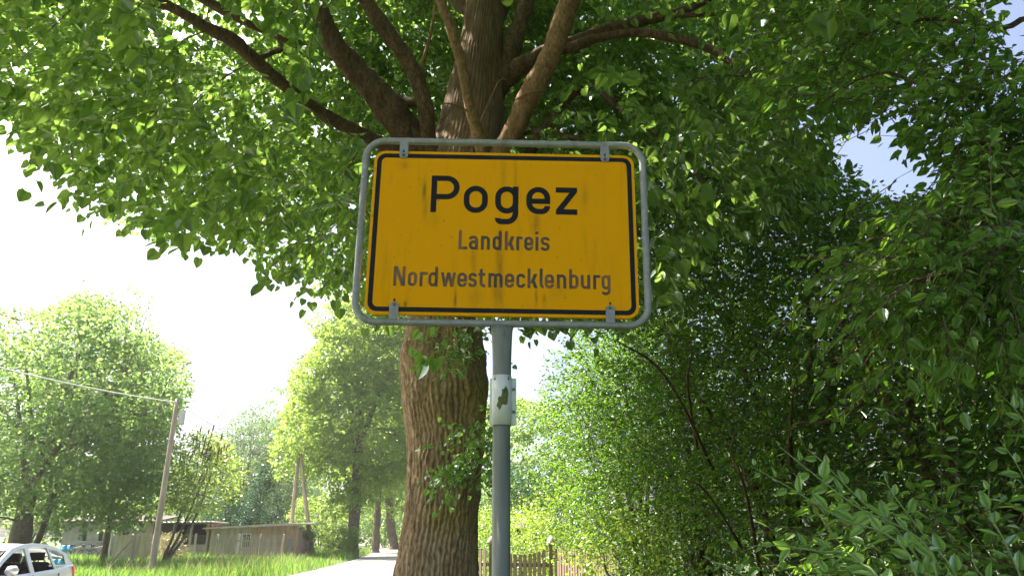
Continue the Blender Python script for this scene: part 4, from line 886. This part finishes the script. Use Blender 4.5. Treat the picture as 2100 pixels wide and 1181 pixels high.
def boards(parent, x0, x1, z0, z1, y, n, m, name='board', ztop=None):
    d = (x1-x0)/n
    for i in range(n):
        xa, xb = x0+i*d, x0+(i+.95)*d; f0, f1 = (xa-x0)/(x1-x0), (xb-x0)/(x1-x0)
        za, zb = (z1, z1) if ztop is None else (z1+(ztop-z1)*f0, z1+(ztop-z1)*f1); yy = y+random.uniform(-.01, .01)
        MB().prism([(xa, z0), (xb, z0), (xb, zb), (xa, za)], 'y', yy, yy+.03).build(name, m, parent)
# brown shed
sy = 50.0
a = at(432, 1100, sy); b = at(612, 1100, sy); wd = b[0]-a[0]; zl = at(432, 1083, sy)[2]-.05; zr = at(612, 1074, sy)[2]-.05
shed = thing('wooden_shed', 'low brown board shed with slanting pale felt roof beside the forked pole', 'shed', (a[0], sy, 0))
xw0, xw1 = wd*.36, wd*.46
boards(shed, 0, xw0, 0, zl, 0, 9, 'old_wood', ztop=zl+(zr-zl)*.36)
boards(shed, xw1, wd*.84, 0, zl+(zr-zl)*.46, 0, 10, 'reddish_boards', ztop=zl+(zr-zl)*.84)
boards(shed, wd*.84, wd, 0, zl+(zr-zl)*.84, -.015, 4, 'reddish_boards', ztop=zr)
boards(shed, xw0, xw1, 0, .75, 0, 3, 'old_wood'); boards(shed, xw0, xw1, 1.62, zl+(zr-zl)*.36, .002, 3, 'old_wood')
MB().box(.02, wd-.02, .045, 3.0, 0, zl-.06).build('wall_core', 'reddish_boards', shed)
wn = MB().box(xw0, xw0+.04, -.02, .03, .75, 1.62).box(xw1-.04, xw1, -.02, .03, .75, 1.62).box(xw0+.04, xw1-.04, -.02, .03, .75, .79).box(xw0+.04, xw1-.04, -.02, .03, 1.58, 1.62).box((xw0+xw1)/2-.015, (xw0+xw1)/2+.015, -.015, .025, .79, 1.58).build('window', 'white_paint', shed)
for k in (0, 1):
    hx0 = xw0+.04+k*((xw1-xw0)/2-.025); MB().box(hx0, hx0+(xw1-xw0)/2-.055, .005, .015, .79, 1.58).build('pane', 'window_glass', wn)
dw = wd*.885
dr = MB().box(dw, dw+.28, -.05, -.02, .05, 1.3).build('door', 'bike_grey', shed); MB().box(dw+.2, dw+.24, -.08, -.05, .65, .72).build('handle', 'tyre', dr)
rf = MB(); 
rf.add([(-.45, -.35, zl), (wd+.9, -.35, zr+.02), (wd+.9, 3.3, zr+.1), (-.45, 3.3, zl+.1), (-.45, -.35, zl+.09), (wd*.85, -.35, zr+.10), (wd+.9, -.35, zr+.11), (wd+.9, 3.3, zr+.19), (-.45, 3.3, zl+.19)],
       [(0, 1, 6, 5, 4), (0, 3, 2, 1), (4, 5, 6, 7, 8), (1, 2, 7, 6), (2, 3, 8, 7), (3, 0, 4, 8)])
rf.build('roof', 'felt_roof', shed)
# open shed
oy = 51.0
a = at(318, 1100, oy); b = at(428, 1100, oy); wd2 = b[0]-a[0]; zt2 = at(370, 1073, oy)[2]
osd = thing('open_shed', 'open fronted shed with corrugated roof and dark interior behind the sumac', 'shed', (a[0], oy, 0))
for k in range(4): MB().box(k*wd2/3.15, k*wd2/3.15+.14, 0, .14, 0, zt2-.02).build('corner_post', 'old_wood', osd)
MB().box(0, wd2, 2.4, 2.45, 0, zt2).build('back_wall', 'dark_inside', osd)
MB().box(-.05, 0, .15, 2.4, 0, zt2).build('side_wall', 'old_wood', osd); MB().box(wd2, wd2+.05, .15, 2.4, 0, zt2).build('side_wall', 'reddish_boards', osd)
MB().box(0, wd2*.97, .02, .1, 0, .95).build('parapet', 'old_wood', osd)
xs = np.linspace(-.4, wd2+.4, 61); rf = MB()
V = [(x, -.4, zt2+.06+.05*x/wd2+.03*math.sin(i*math.pi/2)) for i, x in enumerate(xs)]+[(x, 2.7, zt2+.0+.05*x/wd2+.03*math.sin(i*math.pi/2)) for i, x in enumerate(xs)]
V += [(x, y, z+.02) for x, y, z in V]; n = 61
rf.add(V, [(i, i+1, n+i+1, n+i) for i in range(n-1)]+[(2*n+i, 3*n+i, 3*n+i+1, 2*n+i+1) for i in range(n-1)]+[(i, 2*n+i, 2*n+i+1, i+1) for i in range(n-1)]+[(n+i, n+i+1, 3*n+i+1, 3*n+i) for i in range(n-1)]).build('roof', 'corrugated', osd)
MB().box(wd2*.93, wd2*1.0, -.03, .0, zt2-.5, zt2-.12).build('red_cloth', 'brick_red', osd)
# pale yard building
by = 52.0
a = at(128, 1100, by); b = at(312, 1100, by); wd3 = b[0]-a[0]
yb = thing('yard_building', 'low pale rendered yard building behind the bicycles', 'building', (a[0], by, 0))
win = [(.22, .27), (.40, .45), (.66, .74)]; x = 0
for w0_, w1_ in win:
    MB().box(x, w0_*wd3, 0, .25, 0, 2.3).build('wall', 'pale_render', yb)
    MB().box(w0_*wd3, w1_*wd3, 0, .25, 0, 1.15).build('wall', 'pale_render', yb); MB().box(w0_*wd3, w1_*wd3, 0, .25, 1.75, 2.3).build('wall', 'pale_render', yb)
    wn = MB().box(w0_*wd3, w1_*wd3, .1, .14, 1.15, 1.75).build('window', 'window_glass', yb); MB().box(w0_*wd3-.08, w1_*wd3+.08, -.1, -.002, 1.08, 1.14).build('sill', 'grey_box', wn); x = w1_*wd3
MB().box(x, wd3, 0, .25, 0, 2.3).build('wall', 'pale_render', yb)
MB().prism([(-.4, 2.32), (3.6, 2.75), (3.6, 2.85), (-.4, 2.42)], 'x', -.3, wd3+.3).build('roof', 'dark_boards', yb)
MB().box(wd3*.56, wd3*.62, -.03, -.004, 0, 1.9).build('door', 'bike_grey', yb)
# things leaning on it
for u, lab in ((128, 'upright blue plastic barrel beside the bicycles'), (140, 'second blue plastic barrel, next to the yellow bicycle')):
    P = at(u, 1128, 50); br = thing('barrel', lab, 'barrel', (P[0], 50.3, 0), group='blue barrels by the yard building')
    MB().tube([(0, 0, 0), (0, 0, .05), (0, 0, .3), (0, 0, .33), (0, 0, .36), (0, 0, .6), (0, 0, .63), (0, 0, .66), (0, 0, .88), (0, 0, .92)], [.22, .25, .26, .275, .26, .26, .275, .26, .25, .2], 18).build('barrel_body', 'blue_plastic', br, True)
    MB().tube([(0, 0, .915), (0, 0, .95)], [.205, .205], 16).build('barrel_lid', 'tyre', br)
def bicycle(u, m, lab, rz, wheel=.34):
    P = at(u, 1130, 49.5); bk = thing('bicycle', lab, 'bicycle', (P[0], 49.5, 0), rz, 'bicycles in front of the yard building')
    for x_ in (-.52, .52):
        wh = MB().tube([(x_+wheel*math.cos(t), 0, wheel+wheel*math.sin(t)) for t in np.arange(24)*math.pi/12], .022, 6, closed=True).build('wheel', 'tyre', bk, True)
        mb = MB()
        for k in range(10): t = k*math.pi/5; mb.tube([(x_, .01, wheel), (x_+wheel*.95*math.cos(t), 0, wheel+wheel*.95*math.sin(t))], .004, 3)
        mb.build('spoke', 'wire', wh)
    hb, sd, bb_, rw, fw_ = (.36, 0, .86), (-.16, 0, .82), (-.05, 0, .30), (-.52, 0, wheel), (.52, 0, wheel)
    mb = MB()
    for p, q in ((hb, bb_), (sd, bb_), (hb, (-.14, 0, .74)), (bb_, rw), ((-.14, 0, .7), rw), (hb, fw_)): mb.tube([p, q], .018, 7)
    mb.build('bike_frame', m, bk)
    MB().tube(smooth_path([(.3, -.27, 1.0), (.38, -.2, 1.02), (.36, 0, .95), (.38, .2, 1.02), (.3, .27, 1.0)], 4), .014, 6).build('handlebar', 'tyre', bk)
    MB().tube([(-.3, 0, .9), (-.2, 0, .91), (-.06, 0, .9)], [.075, .06, .02], 8).build('saddle', 'tyre', bk)
bicycle(153, 'bike_frame', 'yellow framed bicycle leaning by the blue barrels', .25)
bicycle(176, 'bike_grey', 'grey bicycle parked between the yellow one and the dark one', -.15)
bicycle(196, 'bike_grey', 'dark bicycle parked next to the yard tree trunk', .3)
# wire fence with concrete posts
fy = 47.5; fx0 = at(225, 1120, fy)[0]; fx1 = at(575, 1120, fy)[0]; fl = fx1-fx0
wf = thing('wire_fence', 'grey wire mesh fence on slim posts along the sheds', 'fence', (fx0, fy, 0))
npst = 9
for i in range(npst):
    xx = i*fl/(npst-1); tl = random.uniform(-.06, .06) if i not in (npst-1,) else .16
    MB().prism([(xx-.05, -.2), (xx+.05, -.2), (xx+.05+tl, 1.6+random.uniform(-.06, .06)), (xx-.05+tl, 1.6)], 'y', -.05, .05).build('post', 'grey_box', wf, bevel=.006)
mb = MB(); zt_ = 1.5
for k in range(int(fl/.16)):
    x_ = k*.16
    for sgn in (1, -1):
        pts = []; zz_ = .05
        x2 = min(max(x_+sgn*1.45, 0), fl)
        h_ = abs(x2-x_)
        if h_ < .1: continue
        mb.add([(x_-.006, .07+.002*sgn, .05), (x_+.006, .07+.002*sgn, .05), (x2+.006, .07+.002*sgn, .05+h_), (x2-.006, .07+.002*sgn, .05+h_)], [(0, 1, 2, 3)])
for z in (.05, .8, 1.5): mb.box(0, fl, .064, .076, z-.006, z+.006)
mb.build('wire_mesh', 'wire', wf)
# slatted privacy screen leaning on the fence by the open shed
px0, px1 = at(435, 1120, 46.9)[0], at(568, 1120, 46.9)[0]; scn = thing('slat_screen', 'weathered grey slat screen standing in front of the brown shed', 'fence', (px0, 46.9, 0))
n = 30; dd = (px1-px0)/n
for i in range(n):
    if 11 <= i <= 13: continue
    MB().box(i*dd, i*dd+dd*.55, 0, .02, 0, 1.42+random.uniform(-.05, .05)).build('slat', 'old_wood', scn)
for z in (.4, 1.2): MB().box(-.05, px1-px0+.05, .022, .06, z-.04, z+.04).build('rail', 'old_wood', scn)
px0, px1 = at(232, 1120, 47)[0], at(305, 1120, 47)[0]; scn = thing('board_fence', 'old grey board fence behind the utility pole', 'fence', (px0, 47.0, 0)); n = 14; dd = (px1-px0)/n
for i in range(n): MB().box(i*dd, i*dd+dd*.94, 0, .025, 0, 1.55+random.uniform(-.07, .07)).build('board', 'old_wood', scn)
for z in (.4, 1.2): MB().box(-.05, px1-px0+.05, .027, .07, z-.04, z+.04).build('rail', 'old_wood', scn)
bush('dry_climber', 'brownish dry climbing plant on the wire fence by the sumac', at(355, 1110, 46.6)[0], 46.6, .8, 1.6, 60, .09, 'dry_grass')

# ================================================================== CAR
m, nt_, b = nodes('car_paint'); b.inputs['Base Color'].default_value = (.56, .57, .60, 1); b.inputs['Metallic'].default_value = .55; b.inputs['Roughness'].default_value = .32; b.inputs['Coat Weight'].default_value = .6
m, nt_, b = nodes('car_glass'); b.inputs['Base Color'].default_value = (.82, .9, .88, 1); b.inputs['Roughness'].default_value = .02; b.inputs['Transmission Weight'].default_value = 1; b.inputs['IOR'].default_value = 1.02; b.inputs['Specular IOR Level'].default_value = .6
mat('car_trim', (.015, .015, .016), rough=.5); mat('car_seat', (.05, .035, .035), (.07, .05, .05), .9, 8); mat('tail_red', (.5, .03, .02), rough=.2); mat('rim_silver', (.5, .5, .5), rough=.35, metal=.8)
CX, CY = -9.84, 14.5           # car faces the viewer's end of the lane
car = thing('parked_car', 'silver hatchback parked at the lane with tinted rear quarter glass', 'car', (CX, CY, 0))
HW = .88
def hw(z): return HW-.0*(z < .86)-max(0, z-.86)*.36-max(0, .45-z)*.12      # half width over height (tumblehome)
# local: x right, y from nose (-2.1) to tail (2.15)
ROOF = [(-1.02, .93), (-.62, 1.16), (-.22, 1.345), (.1, 1.405), (.55, 1.43), (1.0, 1.405), (1.4, 1.33), (1.72, 1.21)]
BELT = [(-1.02, .93), (-.5, .895), (0, .90), (.5, .915), (1.0, .935), (1.5, .97), (1.86, 1.0)]
belt = lambda y: float(np.interp(y, *zip(*BELT))); roofz = lambda y: float(np.interp(y, *zip(*ROOF)))
body = MB(); prof = [(-2.12, .30, .62), (-2.05, .22, .72), (-1.75, .2, .80), (-1.3, .2, .90), (-1.02, .2, .93), (-.5, .2, .895), (0, .2, .90), (.5, .2, .915), (1.0, .2, .935), (1.5, .2, .97), (1.86, .22, 1.0), (2.05, .26, .96), (2.14, .34, .86)]
secs = []
for y, zb, zt3 in prof:
    k = 1 if -1.7 < y < 1.7 else (1-.16*((abs(y)-1.7)/.44)**2)
    pts = [(0, zb), (HW*.8*k, zb), (HW*.955*k, zb+.07), (HW*k, (zb+zt3)*.5-.03), (HW*k*.995, zt3-.16), (HW*.975*k, zt3-.03), (HW*.95*k, zt3), (0, zt3+.015)]
    secs.append([(x, y, z) for x, z in pts]+[(-x, y, z) for x, z in pts[-2:0:-1]])
n = len(secs[0])
fs = [(i*n+q, i*n+(q+1) % n, (i+1)*n+(q+1) % n, (i+1)*n+q) for i in range(len(secs)-1) for q in range(n)
      if not (4 <= i < 9 and q in (6, 7))]           # open above the cabin
body.add([p for s_ in secs for p in s_], fs+[tuple(range(n)), tuple((len(secs)-1)*n+q for q in range(n))]).build('body', 'car_paint', car, True)
rfm = MB(); ys = np.linspace(-.22, 1.72, 15); V = []
for y in ys:
    z = roofz(y); e = hw(z)-.05
    for f in np.linspace(-1, 1, 9): V.append((e*f, y, z-.055*f**4))
V2 = [(x, y, z-.035) for x, y, z in V]; nn_ = len(V)
fs = [(i*9+q, i*9+q+1, (i+1)*9+q+1, (i+1)*9+q) for i in range(14) for q in range(8)]
rfm.add(V+V2, fs+[tuple(nn_+k for k in f[::-1]) for f in fs]+[(i*9+k, (i+1)*9+k, nn_+(i+1)*9+k, nn_+i*9+k) for i in range(14) for k in (0, 8)]+[(e*9+q, e*9+q+1, nn_+e*9+q+1, nn_+e*9+q) for e in (0, 14) for q in range(8)]).build('roof', 'car_paint', car, True)
for sgn in (1, -1):
    def S(y, z, o=0): return (sgn*(hw(z)-.05+o), y, z)
    def panel(name, quad, m_, o=0, t=.03, parent=car):
        mb = MB(); V = [S(y, z, o) for y, z in quad]+[S(y, z, o-t) for y, z in quad]; n = len(quad)
        return mb.add(V, [tuple(range(n)), tuple(range(2*n-1, n-1, -1))]+[(i, (i+1) % n, n+(i+1) % n, n+i) for i in range(n)]).build(name, m_, parent)
    r = roofz
    panel('roof_rail', [(-.62, 1.16), (-.22, 1.345), (.1, r(.1)), (.55, r(.55)), (1.0, r(1.0)), (1.4, r(1.4)), (1.72, 1.21), (1.60, 1.185), (1.34, 1.275), (1.0, 1.335), (.55, 1.36), (.1, 1.335), (-.18, 1.275), (-.56, 1.10)], 'car_paint', .012)
    panel('windscreen_pillar', [(-1.02, .93), (-.62, 1.16), (-.56, 1.10), (-.9, .90)], 'car_paint', .012)
    panel('door_pillar', [(.27, belt(.27)-.03), (.20, 1.345), (.32, 1.355), (.42, belt(.42)-.03)], 'car_paint', .013)
    panel('rear_pillar', [(1.16, belt(1.16)-.03), (.98, 1.34), (1.05, 1.33), (1.26, belt(1.26)-.03)], 'car_paint', .013)
    panel('tail_pillar', [(1.62, 1.02), (1.60, 1.185), (1.72, 1.21), (1.90, 1.02), (1.90, .98), (1.20, .93), (1.22, .965), (1.5, .99)], 'car_paint', .012)
    wnd = [[(-.56, 1.10), (-.18, 1.275), (.1, 1.335), (.20, 1.345), (.27, belt(.27)), (-.9, .90)], [(.32, 1.355), (.55, 1.36), (.98, 1.34), (1.16, belt(1.16)), (.42, belt(.42))], [(1.05, 1.33), (1.34, 1.275), (1.60, 1.185), (1.62, 1.02), (1.5, .99), (1.26, .96)]]
    for q, wq in enumerate(wnd):
        if q == 1: wq = [(.40, .99), (1.10, 1.03), (1.16, belt(1.16)), (.42, belt(.42))]        # rear door window wound down
        panel('side_window', wq, 'car_glass', -.006, .004)
    for seam in (.29, 1.24): MB().box(sgn*.865-.02, sgn*.865+.02, seam-.004, seam+.004, .3, .86).build('door_seam', 'car_trim', car)
    for hy in (.12, 1.02): MB().box(sgn*.89-.02, sgn*.89+.02, hy-.09, hy+.09, .77, .80).build('door_handle', 'car_paint', car, bevel=.008)
    mr = MB().tube([(sgn*.86, -.62, .95), (sgn*.93, -.64, .98), (sgn*1.03, -.65, .98), (sgn*1.08, -.64, .97)], [.03, .085, .09, .04], 12).build('mirror', 'car_paint', car, True)
    tl_ = MB().add([(sgn*(HW*.985), 1.80, .96), (sgn*HW*.90, 2.09, .93), (sgn*HW*.87, 2.13, .78), (sgn*(HW*.985), 1.86, .76), (sgn*HW*.5, 2.16, .92), (sgn*HW*.5, 2.17, .79)], [(0, 1, 2, 3), (1, 4, 5, 2)]).build('tail_light', 'tail_red', car)
    tl_.modifiers.new('thick', 'SOLIDIFY').thickness = .03
    MB().box(sgn*.55-.12, sgn*.55+.12, -2.09, -1.95, .58, .70).build('headlight', 'grey_box', car, bevel=.02)
    for y_ in (-1.35, 1.28):
        wh = MB().tube([(sgn*.66, y_, .31), (sgn*.68, y_, .31), (sgn*.86, y_, .31), (sgn*.88, y_, .31)], [.28, .31, .31, .28], 24).build('wheel', 'tyre', car, True)
        MB().tube([(sgn*.87, y_, .31), (sgn*.892, y_, .31)], [.2, .19], 18).build('rim', 'rim_silver', wh)
# screens, cabin
MB().add([(-.72, -1.0, .945), (.72, -1.0, .945), (.6, -.26, 1.335), (-.6, -.26, 1.335)], [(0, 1, 2, 3)]).build('windscreen', 'car_glass', car)
MB().add([(-.66, 1.88, 1.02), (.66, 1.88, 1.02), (.58, 1.72, 1.19), (-.58, 1.72, 1.19)], [(0, 1, 2, 3)]).build('rear_window', 'car_glass', car)
MB().box(-.8, .8, -1.0, 1.8, .35, .42).build('cabin_floor', 'car_trim', car); MB().box(-.75, .75, -1.0, -.62, .45, .93).build('dashboard', 'car_trim', car, bevel=.05)
for x_, y_ in ((.4, .2), (-.4, .2), (.4, 1.05), (-.4, 1.05)):
    se = MB().prism([(y_-.45, .42), (y_+.05, .42), (y_+.22, 1.05), (y_+.10, 1.08), (y_-.04, .58), (y_-.45, .56)], 'x', x_-.25, x_+.25).build('seat', 'car_seat', car, bevel=.03)
    MB().box(x_-.13, x_+.13, y_+.13, y_+.22, 1.10, 1.25).box(x_-.05, x_-.03, y_+.16, y_+.18, 1.03, 1.11).box(x_+.03, x_+.05, y_+.16, y_+.18, 1.03, 1.11).build('headrest', 'car_seat', se, bevel=.01)
car.rotation_euler = (0, 0, R(4))
tris = sum(len(o.data.polygons) for o in bpy.data.objects if o.type == 'MESH' and o.name.split('.')[0] not in ('leaf', 'picket'))
print('faces', tris)

# ================================================================== AIR
m = bpy.data.materials.new('glare_veil'); m.use_nodes = True; MATS['glare_veil'] = m; nt_ = m.node_tree; nt_.nodes.clear()
ho = nt_.nodes.new('ShaderNodeOutputMaterial'); hv = nt_.nodes.new('ShaderNodeVolumePrincipled')  # added volume, a pale veil in place of lens glare
hv.inputs['Color'].default_value = (.93, .97, 1, 1); hv.inputs['Density'].default_value = .0005; hv.inputs['Anisotropy'].default_value = .55
nt_.links.new(hv.outputs[0], ho.inputs['Volume'])
hz = MB().box(-260, 260, -160, 430, -1.4, 26).build('glare_veil', 'glare_veil'); tag(hz, 'thin added veil standing in for lens glare over the lane', 'glare_veil', kind='stuff')
